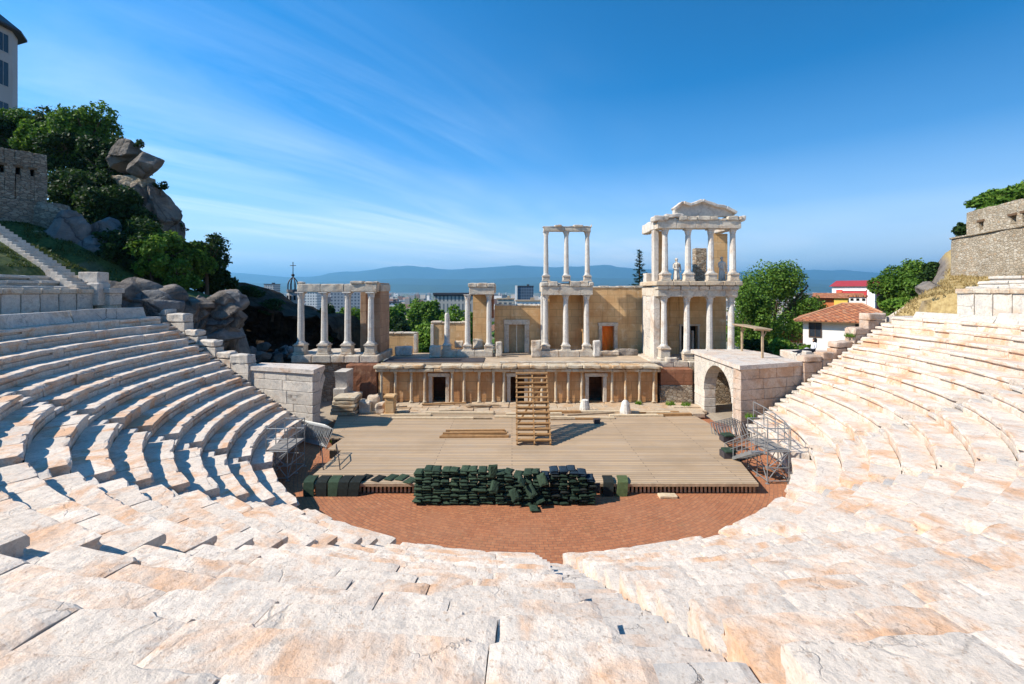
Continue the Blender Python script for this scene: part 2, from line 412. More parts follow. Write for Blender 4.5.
def arc_block(mb, r, a0, a1, z, drop=.50, dr=DR, near=False, wear=1.0, tint=None):
    """one curved seat stone: nose profile swept along the arc, worn at its ends"""
    L = (a1-a0)*r
    cell = .07 if near == 2 else (.14 if near else .30)
    n = max(2, min(40, round(L / cell)))
    tr = [.06, .16, .30, .46, .62, .76] if near else [.12, .4, .7]
    gd = RND.choice((.04, .08, .12, .14)); g0 = .04
    prof = [(g0, -drop), (g0, -.26), (gd, -.24), (gd, -.16), (.008, -.145), (0, -.10), (0, -.035), (.022, 0)] + [(k*dr/.79, 0) for k in tr] + [(dr+.015, 0), (dr+.02, -.06), (dr+.02, -drop)]
    if near == 2:
        prof = [(g0, -drop), (g0, -.26), (gd, -.24), (gd, -.16), (.008, -.145), (0, -.10), (0, -.06), (.008, -.02), (.03, 0)] + [(k*dr/.79, 0) for k in (.06,.10,.16,.22,.30,.38,.46,.54,.62,.70,.77)] + [(dr+.015, 0), (dr+.02, -.06), (dr+.02, -drop)]
    P = len(prof)
    sd = Vector((RND.uniform(0, 80), RND.uniform(0, 80), 0))
    tilt = RND.gauss(0, .004); chipA = RND.random()**4 * .10 * wear; chipB = RND.random()**4 * .10 * wear
    vs = []; fs = []
    for i in range(n+1):
        u = i/n; s = u*L; e = min(s, L-s)
        a = a0 + (a1-a0)*u
        c = (chipA if s < L/2 else chipB) * math.exp(-e/.10)
        for (d, h) in prof:
            top = h > -.05; nose = d < .05 and top
            rr = r + d; zz = z + h + (tilt*(u-.5)*2 if top else 0)
            w = Vector((rr*math.sin(a), rr*math.cos(a), zz))
            nv = noise.noise(w*1.6 + sd); n2 = noise.noise(w*5.5 + sd)
            if top: zz += (.010*nv + .006*n2) * wear
            if d < .06: rr += (.018*nv + .010*n2) * wear + (c*.8 if h > -.12 else c*.3)
            if nose:
                k = max(0, noise.noise(w*2.7 + sd*1.3) - .22) * .16 * wear
                rr += k; zz -= k*.8 + c*.7
            if e < 1e-6 and top: zz -= .012
            aa = a + (.003/r if i == 0 else (-.003/r if i == n else 0)) * (1 if i in (0, n) else 0) * (1 + n2)
            vs.append(pol(rr, aa, zz))
    for i in range(n):
        for j in range(P-1):
            b = i*P + j
            fs.append((b, b+1, b+P+1, b+P))
    fs.append(tuple(range(P))); fs.append(tuple(n*P + k for k in range(P))[::-1])
    mb.add(vs, fs, tint)

def dist_cam(r, th):
    x, y, _ = pol(r, th); return math.hypot(x, y)
def lod(r, a):
    d = dist_cam(r, a); return 2 if d < 7 else (1 if d < 14 else 0)

wedge_lab = [
 'wedge of shaded marble seat rows beside the left parodos wall and rocky bank',
 'wedge of marble seats with long blue shadows, second from the left',
 'wedge of marble seats with dark end shadows left of the foreground, third from left',
 'broad sunlit wedge of cracked marble seats left of the central staircase',
 'bright wedge of worn orange stained seats right of the central staircase',
 'bright wedge of marble seats in the right foreground below the metal scaffold',
 'wedge of white marble seats behind the right scaffold stair tower',
 'wedge of white marble seats beside the stepped right parodos wall',
]
bounds = [None] + AIS + [None]
for k in range(8):
    mid = R([-78, -49, -28, -7, 14, 34, 55, 79][k])
    x, y, _ = pol(R0, mid)
    w = thing('seating_wedge', wedge_lab[k], 'stone seating', (x, y, 0), 'wedges of marble seating')
    for i in range(NR):
        r = R0 + DR*i; z = Z0 + DZ*i
        a0 = (bounds[k] + HW/(r+.4)) if bounds[k] is not None else -(end_theta(r+.4) - .75/(r+.4))
        a1 = (bounds[k+1] - HW/(r+.4)) if bounds[k+1] is not None else (end_theta(r+.4) - .75/(r+.4))
        mb = MB(); L = (a1-a0)*r; n = max(1, round(L/RND.uniform(.95, 1.35)))
        cuts = [a0 + (a1-a0)*(q + (RND.uniform(-.28, .28) if 0 < q < n else 0))/n for q in range(n+1)]
        cuts[0] += RND.uniform(-.04, .10)/r; cuts[-1] -= RND.uniform(-.04, .10)/r
        for q in range(n):
            m_ = (cuts[q]+cuts[q+1])/2; ld = lod(r, m_)
            arc_block(mb, r + RND.gauss(0, .011), cuts[q]+.001/r, cuts[q+1]-.001/r, z + RND.gauss(0, .006), near=ld, wear=1.5 if ld else 1.0)
        mb.build('seat_row', M['seat'], w, smooth=False)
    # podium under the first row
    mb = MB(); r = R0 + .10
    a0 = (bounds[k] + HW/r) if bounds[k] is not None else -(end_theta(r+.4) - .2/r)
    a1 = (bounds[k+1] - HW/r) if bounds[k+1] is not None else (end_theta(r+.4) - .2/r)
    n = max(2, round((a1-a0)*r/1.1)); 
    for q in range(n):
        arc_block(mb, r, a0 + (a1-a0)*q/n + .003, a0 + (a1-a0)*(q+1)/n - .003, Z0 - .46, drop=1.0, dr=.5, near=0)
    mb.build('podium_wall', M['wallmarble'], w)

stair_lab = ['aisle stairway between the two shaded left wedges, farthest to the left',
 'aisle stairway where the left seat shadows end', 'aisle stairway crossing the lower left foreground',
 'central aisle stairway leading down to the gap in the orchestra edge',
 'aisle stairway just right of the central one, half lost among worn blocks',
 'aisle stairway behind the right scaffold, seen edge on', 'aisle stairway high on the right, nearest the right parodos wall']
for k, a in enumerate(AIS):
    x, y, _ = pol(R0, a)
    w = thing('aisle_staircase', stair_lab[k], 'stone stairs', (x, y, 0), 'stairways between the seating wedges')
    zs = [.44, .87, 1.51] + [Z0 + DZ*i + (DZ/2 if h else 0) for i in range(1, NR) for h in (0, 1)]
    zs = [.44, .87]; 
    for i in range(1, NR): zs += [Z0 + DZ*i - DZ/2, Z0 + DZ*i]
    mb = MB()
    for q, z in enumerate(zs):
        r = R0 + DR/2*q + .02; hw = (HW + .005)
        arc_block(mb, r, a - hw/(r+.4), a + hw/(r+.4), z - .01, drop=.36, dr=DR/2+.07, near=lod(r, a), wear=.8)
    mb.build('steps', M['step'], w)
for sgn, lab in ((-1, 'narrow end stairway along the left parodos wall beside shaded seats'), (1, 'narrow end stairway along the right parodos wall')):
    w = thing('end_staircase', lab, 'stone stairs', (CX + sgn*12.3, 25.0, 0), 'stairways at the ends of the cavea')
    mb = MB()
    for q in range(2*NR-1):
        r = R0 + DR/2*q; z = .90 + DZ/2*q; th = end_theta(r+.2)
        a1 = th - .04/r; a0 = th - .72/r
        if sgn < 0: a0, a1 = -a1, -a0
        arc_block(mb, r, a0, a1, z - .02, drop=.34, dr=DR/2+.02, near=0, wear=.8)
    mb.build('steps', M['step'], w)

# walkway (diazoma) behind the top row
mb = MB(); tE = end_theta(25)
n = 90
for q in range(n):
    a0 = -tE + 2*tE*q/n; a1 = -tE + 2*tE*(q+1)/n - .002
    vs = [pol(RT-.02, a0, ZT-.03), pol(RT-.02, a1, ZT-.03), pol(25.3, a1, ZT-.03), pol(25.3, a0, ZT-.03),
          pol(RT-.02, a0, ZT-.4), pol(RT-.02, a1, ZT-.4), pol(25.3, a1, ZT-.4), pol(25.3, a0, ZT-.4)]
    mb.add(vs, [(0,1,2,3), (4,7,6,5), (0,4,5,1), (3,2,6,7), (0,3,7,4), (1,5,6,2)])
o = mb.build('walkway', M['step']); o['kind'] = 'structure'

# slab backs behind the top row (only on the flanks)
def bench_backs(lab, segs):
    x, y, _ = pol(RT, (segs[0][0]+segs[-1][1])/2)
    w = thing('bench_backs', lab, 'stone bench', (x, y, ZT), 'slab backs of the top seat row')
    for (a0, a1, h) in segs:
        mb = MB(); n = 8; vs = []; fs = []
        prof = [(-.02, -.1), (-.02, .02), (.10, h*.55), (.16, h-.03), (.20, h), (.36, h), (.38, h-.04), (.40, -.1)]
        P = len(prof)
        for i in range(n+1):
            a = a0 + (a1-a0)*i/n
            for d, hh in prof:
                p = Vector(pol(RT - .35 + d, a, ZT + hh)); p += noise.noise_vector(p*1.5)*.02
                vs.append(tuple(p))
        for i in range(n):
            for j in range(P-1): b = i*P+j; fs.append((b, b+1, b+P+1, b+P))
        fs.append(tuple(range(P))); fs.append(tuple(n*P+k for k in range(P))[::-1])
        mb.add(vs, fs); mb.build('back_slab', M['wallmarble'], w)
eT = end_theta(RT)
bench_backs('curved slab backs of the shaded top row on the left', [(-eT+R(3.5), -R(84.5), .62), (-R(84.3), -R(74), .58), (-R(73.7), -R(64), .50)])
bench_backs('low broken slab backs of the top row at the far right', [(R(72), R(78), .40), (R(78.4), R(83), .52), (R(83.2), eT-R(4.5), .34)])

# high walls behind the walkway with the first rows of the upper tier
def diazoma_wall(lab, a0, a1, n, mat):
    x, y, _ = pol(25, (a0+a1)/2)
    w = thing('retaining_wall', lab, 'stone wall', (x, y, ZT), 'walls behind the upper walkway')
    mb = MB(); cb = MB()
    for q in range(n):
        b0 = a0 + (a1-a0)*q/n; b1 = a0 + (a1-a0)*(q+1)/n - .0015
        am = (b0+b1)/2; Lw = (b1-b0)*25
        xf = Matrix.Translation(Vector(pol(25.0, am, ZT))) @ Matrix.Rotation(am, 4, 'Z')
        # local x along the wall, local y inward (+) / outward (-)
        mb.stone(-Lw/2+.01, Lw/2-.01, -.5, 0, -.2, 1.45, .3, .015, .02, xf=xf)
        if 1:
            cb.stone(-Lw/2, Lw/2+.01, -.5, .10, 1.45, 1.72, .3, .02, .04, xf=xf)
    mb.build('wall_slabs', mat, w); cb.build('cornice', M['trim'], w)
    for i in range(3):
        rb = MB(); r = 25.55 + .7*i; z = ZT + 1.85 + .30*i; m = max(4, int((a1-a0)*r/1.6))
        for q in range(m):
            arc_block(rb, r, a0 + (a1-a0)*q/m + .001, a0 + (a1-a0)*(q+1)/m - .001, z + RND.gauss(0, .012), drop=.4, dr=.7, near=0)
        rb.build('seat_row', mat, w)
diazoma_wall('pale slab wall with stained cornice behind the left walkway, in shade', -R(91.8), -R(40), 23, M['wallmarble'])
diazoma_wall('bright white slab wall with cornice behind the right walkway', R(46), R(92.3), 21, M['wallmarble'])
# back of the ring, out of view behind the camera
mb = MB()
for q in range(40):
    a0 = -R(39.5) + R(85)*q/40; a1 = -R(39.5) + R(85)*(q+1)/40
    vs = []
    for z in (ZT-.2, ZT+1.7):
        for rr in (25.05, 25.5):
            vs += [pol(rr, a0, z), pol(rr, a1, z)]
    mb.add(vs, [(0,1,3,2), (4,6,7,5), (0,4,5,1), (2,3,7,6), (0,2,6,4), (1,5,7,3)])
tag(mb.build('retaining_wall', M['wallmarble']), 'low stone wall closing the walkway behind the viewer', 'stone wall')

# upper staircase on the left hillside, outside the wall
def upper_stairs(sgn, lab, n):
    x0 = CX + sgn*25.3; w = thing('hillside_staircase', lab, 'stone stairs', (x0, wall_y(x0)-.6, ZT+1.8))
    mb = MB()
    for q in range(n):
        x = x0 + sgn*.36*q; y = 25.0 + .09*q; z = ZT + 1.95 + .182*q
        mb.stone(x - .22, x + .22, y-.5, y+.5, z-.5, z, .4, .01, .02)
    mb.build('steps', M['wallmarble'], w)
    mb = MB()
    for q in range(0, n, 3):
        x = x0 + sgn*.36*q; y = wall_y(x) + .15; z = ZT + 1.95 + .196*q
        mb.stone(x - .5, x + .55, y, y+.4, z-.9, z + .25, .4, .02, .03)
    if sgn > 0: mb.build('side_wall', M['wallmarble'], w)
upper_stairs(-1, 'long white staircase climbing the grass slope at the left', 30)

# orchestra floor
mb = MB(); n = 120
ring = [pol(R0+.55, 2*PI*k/n, 0) for k in range(n)]
mb.add([(CX, CY, 0)] + ring, [(0, 1+(k+1) % n, 1+k) for k in range(n)], .5)
for f in range(len(mb.f)): mb.f[f] = mb.f[f][::-1]
o = mb.build('orchestra_floor', M['brickfloor']); o['kind'] = 'structure'

# ------------------------------------------------------------------ ground sheet
def lerp_pts(pts, x):
    if x <= pts[0][0]: return pts[0][1]
    for (a, b), (c, d) in zip(pts, pts[1:]):
        if x <= c: return b + (d-b)*(x-a)/(c-a)
    return pts[-1][1]
LEFT = [(-120,34),(-80,31),(-60,28),(-50,17),(-43,14),(-38,13.3),(-35,13.0),(-32,11.6),(-28,9.1),(-25.5,8.3),(-22.8,7.4),(-21.8,5.0),(-21.0,2.0),(-18,.5),(-16,.15)]
RIGHT = [(16,.1),(19,.3),(22,1.2),(25,4.0),(27.5,6.2),(29,7.6),(31,8.6),(34,9.2),(37,9.8),(40,12),(60,15),(100,16)]
def sstep(a, b, x):
    t = max(0, min(1, (x-a)/(b-a))); return t*t*(3-2*t)
def plain_z(x, y):
    d = math.hypot(x, y-20)
    return -46 + 2*noise.noise(Vector((x*.004, y*.004, 3)))
def ground_h(x, y):
    r = math.hypot(x-CX, y-CY)
    if r < 12.95: cone = -.12
    elif r < 13.6: cone = -.12 + (r-12.95)/.65*1.1
    elif r < RT: cone = Z0 + DZ/DR*(r-12.5) - .62
    elif r < 25.3: cone = ZT - .25
    else:
        k_ = .50 if x < 0 else .13
        cone = ZT + 1.72 + k_*(min(r, 31)-25.4) + .20*max(0, min(r, 42)-31)
        if r < 27.6: cone -= .35
    fr = lerp_pts(LEFT, x + max(0, y-36)*.95 + min(4.2, max(0, (32.2-y)*.95))) if x < 0 else lerp_pts(RIGHT, x)*(1 - .85*sstep(31.5, 38, y)*(1-sstep(.84, 1.0, x/max(y, 1))))
    if -17 < x < 17: fr = .12
    # the hilltop falls away to the plain beyond the stage
    if x < -14:
        edge = 50 + max(0, -x-30)*.9
        f = 1 - sstep(edge, edge+45, y)
    else:
        f = 1 - sstep(43, 120, y)
    z = plain_z(x, y); fr = z + (fr - z)*f
    if x < -30: fr += noise.noise(Vector((x*.15, y*.15, 0)))*1.0*f
    t = sstep(-.2, 1.6, y - min(wall_y(x), 27.6) - .1)
    if r < 12.95: return -.12 if y < 30 else .12
    h = cone*(1-t) + fr*t
    if r > 60: h += noise.noise(Vector((x*.03, y*.03, 1)))*1.5
    if y < -30: h = h + (z - h)*sstep(-60, -250, y) if y > -250 else z
    return h
def axis(lo, hi, step, far, ratio=1.16):
    a = []; x = lo
    while x <= hi: a.append(x); x += step
    s = step; p = []; x = hi
    while x < far: s *= ratio; x += s; p.append(x)
    s = step; q = []; x = lo
    while x > -far: s *= ratio; x -= s; q.append(x)
    return q[::-1] + a + p
xs = axis(-40, 38, .55, 42000); ys = axis(-4, 48, .55, 42000)
ny = len(ys); vs = [(x, y, ground_h(x, y)) for x in xs for y in ys]
fs = [(i*ny+j, (i+1)*ny+j, (i+1)*ny+j+1, i*ny+j+1) for i in range(len(xs)-1) for j in range(ny-1)]
mb = MB(); mb.add(vs, fs, .5); o = mb.build('ground', M['ground'], smooth=True); o['kind'] = 'structure'

# mountains along the horizon
def mountain(y0, depth, prof, seed, mat):
    mb = MB(); vs = []; nx = 260; nd = 14
    x0, x1 = -y0*1.5, y0*1.5
    for i in range(nx+1):
        x = x0 + (x1-x0)*i/nx; px = HX + F*x/y0
        H = lerp_pts(prof, px) / F * y0
        for j in range(nd+1):
            v = j/nd; y = y0 - depth + depth*1.4*v
            env = math.sin(min(1, v/.72)*PI/2)**1.3 if v < .72 else 1 - (v-.72)
            nn = noise.fractal(Vector((x*.0006, y*.0006, seed)), .9, 2.1, 5)
            rid = 1 - abs(noise.noise(Vector((x*.0005, y*.0003, seed+5))))
            z = -60 + (H+60)*env*(1 + .10*nn) - 520*(1-rid)*(1-v)*env
            if .65 < v < .8: z = -60 + (H+60)*(1 + .012*nn)
            vs.append((x, y, z))
    fs = [(i*(nd+1)+j, (i+1)*(nd+1)+j, (i+1)*(nd+1)+j+1, i*(nd+1)+j+1) for i in range(nx) for j in range(nd)]
    mb.add(vs, fs, .5); o = mb.build('mountains', mat, smooth=True); o['kind'] = 'structure'
M['forest'] = plain('mountain_forest', (.035,.060,.028), .95, .4, .002)
mountain(21000, 6000, [(-200,12),(100,16),(200,17.5),(235,17.5),(262,15),(285,13),(312,13.5),(340,17),(365,19.5),(395,23.5),(412,24.5),(430,22),(450,20.5),(475,22),(505,24),(530,24),(560,22.5),(600,25),(640,21),(700,20),(760,18),(800,20),(830,20),(860,18),(885,15),(920,13),(1200,10)], 1.0, M['forest'])
mountain(10500, 2500, [(-200,3),(200,4),(260,3.5),(330,4.5),(400,6),(470,5),(540,7),(620,6),(700,5),(790,7),(850,5),(1200,3)], 4.0, M['forest'])
mountain(14000, 4000, [(-200,6),(200,9),(260,7),(330,8),(400,12),(470,11),(540,13),(620,12),(700,11),(790,12),(850,9),(900,7),(1200,5)], 9.0, M['forest'])
# ------------------------------------------------------------------ stage building
def entab(parent, x0, x1, y0, y1, z0, z1, broken=.5, name='entablature', mat=None):
    """architrave and frieze blocks under an overhanging, weathered cornice, round a rectangle's front"""
    mb = MB(); h = z1 - z0; x = x0
    while x < x1 - .05:
        w = min(RND.uniform(1.2, 2.1), x1-x)
        if x1 - (x+w) < .5: w = x1-x
        mb.stone(x+.005, x+w-.005, y0, y1, z0, z0+h*.62, .25, .012, .025)
        x += w
    x = x0 - .08
    while x < x1 + .05:
        w = RND.uniform(.5, 1.0)
        w = min(w, x1 + .08 - x)
        if RND.random() > broken*.35:
            mb.stone(x+.01, x+w-.01, y0-.10, y1+.05, z0+h*.62, z1 - RND.random()*h*.22*broken, .16, .05, .05)
        else:
            mb.stone(x+.01, x+w-.01, y0-.02, y1, z0+h*.62, z0+h*.75, .16, .05, .05)
        x += w
    return mb.build(name, mat or M['trim'], parent)
def column(parent, x, y, z0, z1, r=.24, ped=0.0, cap=True, broken=False, mat='column', n=20):
    """z0..z1 from the pedestal's foot to the capital's top"""
    m = M[mat]; zb = z0 + ped; base_h = r*.9; cap_h = (r*2.0 if cap else 0)
    zs0 = zb + base_h; zs1 = z1 - cap_h
    mb = MB(); prof = []
    for k in range(9):
        u = k/8; prof.append((r*(1 - .16*u**1.5), zs0 + (zs1-zs0)*u))
    if broken: prof[-1] = (r*.6, zs1); prof.insert(-1, (r*.84, zs1 - r*.6))
    mb.lathe([(r*1.08, zs0-.001), (r*1.02, zs0+.05)] + prof[1:], x, y, n, .012 + (.03 if broken else 0), flute=.05 if n >= 20 else 0)
    sh = mb.build('column', m, parent, smooth=False)
    mb = MB()
    mb.stone(x-r*1.4, x+r*1.4, y-r*1.4, y+r*1.4, zb, zb+base_h*.35, .3, .01, .02)
    mb.lathe([(r*1.3, zb+base_h*.35), (r*1.38, zb+base_h*.5), (r*1.2, zb+base_h*.68), (r*1.22, zb+base_h*.8), (r*1.05, zb+base_h)], x, y, 16, .008)
    mb.build('base', m, sh)
    if cap:
        mb = MB()
        mb.lathe([(r*.86, zs1), (r*.97, zs1+.03), (r*.88, zs1+.06), (r*1.08, zs1+cap_h*.35), (r*1.0, zs1+cap_h*.42), (r*1.2, zs1+cap_h*.72), (r*1.12, zs1+cap_h*.86)], x, y, 16, .03, flute=.12)
        mb.stone(x-r*1.3, x+r*1.3, y-r*1.3, y+r*1.3, zs1+cap_h*.82, zs1+cap_h, .3, .015, .02)
        mb.build('capital', m, sh)
    if ped > 0:
        mb = MB(); q = r*1.55
        mb.stone(x-q*1.12, x+q*1.12, y-q*1.12, y+q*1.12, z0, z0+ped*.2, .3, .015, .03)
        mb.stone(x-q*.95, x+q*.95, y-q*.95, y+q*.95, z0+ped*.2, z0+ped*.85, .3, .02, .03)
        mb.stone(x-q*1.1, x+q*1.1, y-q*1.1, y+q*1.1, z0+ped*.85, z0+ped, .3, .015, .03)
        mb.build('pedestal', M['trim'], sh)
    return sh
def doorway(parent, x0, x1, y, z0, z1, fw=.28, leaf='dark', depth=.45):
    """surround standing proud of a wall whose face is at y, and what fills the opening"""
    mb = MB()
    mb.stone(x0-fw, x0, y-.10, y+.12, z0, z1+.001, .4, .01, .02)
    mb.stone(x1, x1+fw, y-.10, y+.12, z0, z1+.001, .4, .01, .02)
    mb.stone(x0-fw-.05, x1+fw+.05, y-.14, y+.12, z1+.005, z1+fw, .4, .012, .02)
    return mb.build('door_surround', M['trim'], parent)
def wall_open(mb, x0, x1, y0, y1, z0, z1, openings):
    """wall slab with real openings (list of xa, xb, za, zb), butted piece by piece"""
    ops = sorted(openings); x = x0
    for (a, b, c, d) in ops:
        if a > x: mb.box(x, a, y0, y1, z0, z1)
        if c > z0: mb.box(a, b, y0, y1, z0, c)
        if d < z1: mb.box(a, b, y0, y1, d, z1)
        x = b
    if x < x1: mb.box(x, x1, y0, y1, z0, z1)

YL = 31.6; ZB = .45; ZTER = 3.1
# lower storey with its little engaged colonnade
lo = thing('stage_building', 'low ochre front of the Roman stage building with small columns and three dark doorways', 'ruined building', (.4, YL, ZB))
xl, xr = XU(377, YL), XU(659, YL)
doors = [(XU(431.5, YL), XU(445, YL)), (XU(510.5, YL), XU(524.5, YL)), (XU(589.5, YL), XU(604, YL))]
mb = MB(); wall_open(mb, xl, xr, YL+.35, YL+.8, ZB-.4, 2.72, [(a, b, ZB-.1, 2.22) for a, b in doors])
mb.build('front_wall', M['ochre_low'], lo)
for a, b in doors:
    doorway(lo, a, b, YL+.35, ZB-.1, 2.22, .26)
mb = MB(); mb.box(xl+.1, xr-.1, YL+2.6, YL+2.8, ZB-.4, 2.7); mb.build('inner_wall', M['redbrick'], lo)
px_cols = [381, 395, 411, 424.5, 452, 464, 479, 493.5, 504, 531, 542, 556, 568.5, 582, 612.5, 626, 640, 654.5]
for p in px_cols:
    column(lo, XU(p, YL), YL+.12, ZB-.02, 2.62, .105, 0, True, n=12, mat='lowcol')
mb = MB(); x = xl - .1
while x < xr:
    w = min(RND.uniform(.9, 1.9), xr+.1-x)
    mb.stone(x+.01, x+w-.01, YL-.10, YL+.82, 2.62, 2.86 - RND.random()*.04, .25, .02, .04)
    x += w
mb.build('architrave', M['lowcol'], lo)
mb = MB(); x = xl - .2
while x < xr + .1:
    w = min(RND.uniform(.7, 1.6), xr+.25-x)
    hi = 3.08 if RND.random() > .15 else 2.95
    mb.stone(x, x+w+.01, YL-.28 + RND.random()*.10 + (.12 if hi < 3 else 0), YL+.85, 2.87, hi + RND.random()*.05, .18, .045, .06)
    x += w
mb.build('cornice', M['lowcol'], lo)
mb = MB(); mb.box(xl, xr, YL+.82, 37.8, 2.84, ZTER); mb.build('terrace', plain('terrace_screed', (.43,.33,.23), .9, .25, 1.2, bump=.3), lo)
mb = MB(); mb.box(XU(385, 33.5), XU(484, 33.5), 32.7, 34.9, ZTER+.004, ZTER+.05); mb.box(XU(395,34.3)-.2, XU(462,34.3), 33.4, 33.75, ZTER+.05, ZTER+.13); mb.build('roof_felt', M['slate'], lo)
mb = MB(); mb.box(XU(500, 33.5), XU(655, 33.5), 32.55, 32.8, ZTER+.004, ZTER+.10); mb.build('terrace_kerb', M['trim'], lo)

# upper wall of the stage
YW = 38.0
up = thing('scene_wall', 'tall honey coloured upper wall of the stage with a wooden door and orange doorway', 'ruined wall', (.5, YW, ZTER), )
mb = MB()
d1 = (XU(509, YW), XU(524.5, YW), ZTER, ZU(324.5, YW)); d2 = (XU(602, YW), XU(614, YW), ZTER, ZU(326, YW))
wall_open(mb, XU(494.5, YW), XU(541.5, YW), YW, YW+.7, ZTER-.3, ZU(306, YW), [d1])
wall_open(mb, XU(541.5, YW), XU(643.5, YW), YW, YW+.7, ZTER-.3, ZU(288, YW), [d2])
wall_open(mb, XU(431, YW), XU(469.5, YW), YW, YW+.6, ZTER-.3, ZU(323.5, YW), [])
wall_open(mb, XU(384, YW), XU(417, YW), YW, YW+.6, ZTER-.3, ZU(334, YW), [])
mb.build('wall', M['ochre'], up)
doorway(up, d1[0], d1[1], YW, ZTER, d1[3], .42); doorway(up, d2[0], d2[1], YW, ZTER, d2[3], .30)
mb = MB(); mid = (d1[0]+d1[1])/2
mb.box(d1[0], mid-.01, YW+.3, YW+.36, ZTER, d1[3]); mb.box(mid+.01, d1[1], YW+.3, YW+.36, ZTER, d1[3])
dr = mb.build('door', plain('faded_door', (.42,.31,.18), .7, .15, 3), up)
mb = MB(); mb.box(mid-.07, mid-.04, YW+.25, YW+.3, ZTER+1.0, ZTER+1.3); mb.build('handle', M['iron'], dr)
mb = MB(); n = 10
for i in range(n):
    for j in range(8):
        f = lambda a, b: (d2[0]+(d2[1]-d2[0])*a/n, YW+.45+.06*math.sin(a*1.3+b), ZTER+(d2[3]-ZTER)*b/8)
        mb.add([f(i,j), f(i+1,j), f(i+1,j+1), f(i,j+1)], [(0,1,2,3)], .3)
mb.build('orange_netting', M['orange'], up)
mb = MB()
for (a, b, py) in ((494.5,541.5,306), (541.5,643.5,288), (431,469.5,323.5), (384,417,334)):
    x = XU(a, YW); xe = XU(b, YW); z = ZU(py, YW)
    while x < xe - .05:
        w = min(RND.uniform(.5, 1.3), xe-x); mb.stone(x+.01, x+w-.01, YW-.06, YW+.75, z, z+.10+RND.random()*.10, .3, .03, .04); x += w
mb.build('coping', M['trim'], up)
mb = MB()
for p in (432.3, 415.5):
    mb.stone(XU(p,YW)-.13, XU(p,YW)+.13, YW-.12, YW+.3, ZTER, ZU(324 if p > 420 else 334, YW)-.02, .4, .01, .02)
mb.build('pilaster', M['column'], up)

# plinth strips in front of the upper wall
YC = 36.0
def plinth(lab, a, b, z1=3.62, y0=35.4, y1=36.7):
    mb = MB(); x = XU(a, YC); xe = XU(b, YC)
    while x < xe - .1:
        w = min(RND.uniform(1.0, 1.7), xe-x)
        if xe - (x+w) < .5: w = xe-x
        mb.stone(x+.008, x+w-.008, y0, y1, ZTER+.004, z1, .3, .015, .03); x += w
    return tag(mb.build('plinth', M['trim'], None), lab, 'stone plinth')

def colpair():
    t = thing('column_group', 'pair of columns carrying a square entablature against an ochre pier on the terrace', 'ruin', (XU(480, YC), YC, ZTER))
    mb = MB(); x = XU(441.5, YC); xe = XU(493, YC)
    while x < xe - .1:
        w = min(RND.uniform(1.0, 1.7), xe-x)
        if xe - (x+w) < .5: w = xe-x
        mb.stone(x+.008, x+w-.008, 35.4, 36.6, ZTER+.004, 3.6, .3, .015, .03); x += w
    mb.build('plinth', M['trim'], t)
    column(t, XU(467.6, YC), YC, 3.6, ZU(294.5, YC), .225, .38)
    column(t, XU(489, YC), YC, 3.6, ZU(294.5, YC), .225, .38)
    entab(t, XU(469.5, YC), XU(494.5, YC), 35.65, 36.45, ZU(294.5, YC), ZU(283, YC), .4)
    mb = MB(); mb.box(XU(473, 37), XU(490, 37), 36.9, YW+.6, ZTER, ZU(294, 37)); mb.build('pier', M['ochre'], t)
    mb = MB(); mb.stone(XU(487.5, 36.7), XU(494, 36.7), 36.5, 36.85, ZU(318, 36.7), ZU(294.5, 36.7), .3, .03, .04); mb.build('pier_capital', M['redbrick'], t)
    mb = MB(); mb.stone(XU(469, YC), XU(495, YC), 36.46, YW+.6, ZU(293, YC), ZU(284.5, YC), .4, .02, .03); mb.build('top_slab', M['trim'], t)
colpair()
bc = thing('broken_column', 'broken slender column shaft standing alone at the left end of its plinth', 'column', (XU(447, YC), YC, 3.6))
column(bc, XU(447.2, YC), YC, 3.605, ZU(313, YC), .23, .40, False, True)

def three():
    t = thing('column_group', 'two storeys of three slender columns, a thin beam high against the sky', 'ruin', (XU(566, YC), YC, ZTER))
    mb = MB(); x = XU(539, YC); xe = XU(592, YC)
    while x < xe - .1:
        w = min(RND.uniform(1.0, 1.7), xe-x)
        if xe - (x+w) < .5: w = xe-x
        mb.stone(x+.008, x+w-.008, 35.4, 36.6, ZTER+.004, 3.6, .3, .015, .03); x += w
    mb.build('plinth', M['trim'], t)
    for p in (545.5, 565.7, 586.5):
        column(t, XU(p, YC), YC, 3.6, ZU(295, YC), .23, .38)
    entab(t, XU(541.5, YC), XU(592, YC), 35.6, 36.5, ZU(295, YC), ZU(281, YC), .5)
    mb = MB(); mb.stone(XU(541.5, YC), XU(592, YC), 36.52, YW+.65, ZU(292, YC), ZU(283, YC), .5, .03, .04); mb.build('floor_slab', M['trim'], t)
    for p in (546, 566.3, 587.3):
        column(t, XU(p, YC), YC, ZU(281.5, YC), ZU(231.5, YC), .20, .45)
    entab(t, XU(543.5, YC), XU(590.3, YC), 35.7, 36.3, ZU(231.5, YC), ZU(225, YC), .9)
    mb = MB(); mb.box(XU(547, 37.2), XU(549.5, 37.2), 37.2, YW, ZTER, ZU(295,37.2)); mb.build('pier', M['ochre'], t); mb = MB(); mb.box(XU(583, 37.2), XU(585, 37.2), 37.2, YW, ZTER, ZU(295,37.2))
    mb.build('pier', M['ochre'], t)
    mb = MB(); mb.stone(XU(541.0,36.9), XU(543.5,36.9), 36.6, 37.6, ZTER, ZU(296, 36.9), .4, .02, .03); mb.build('pilaster', M['column'], t)
three()

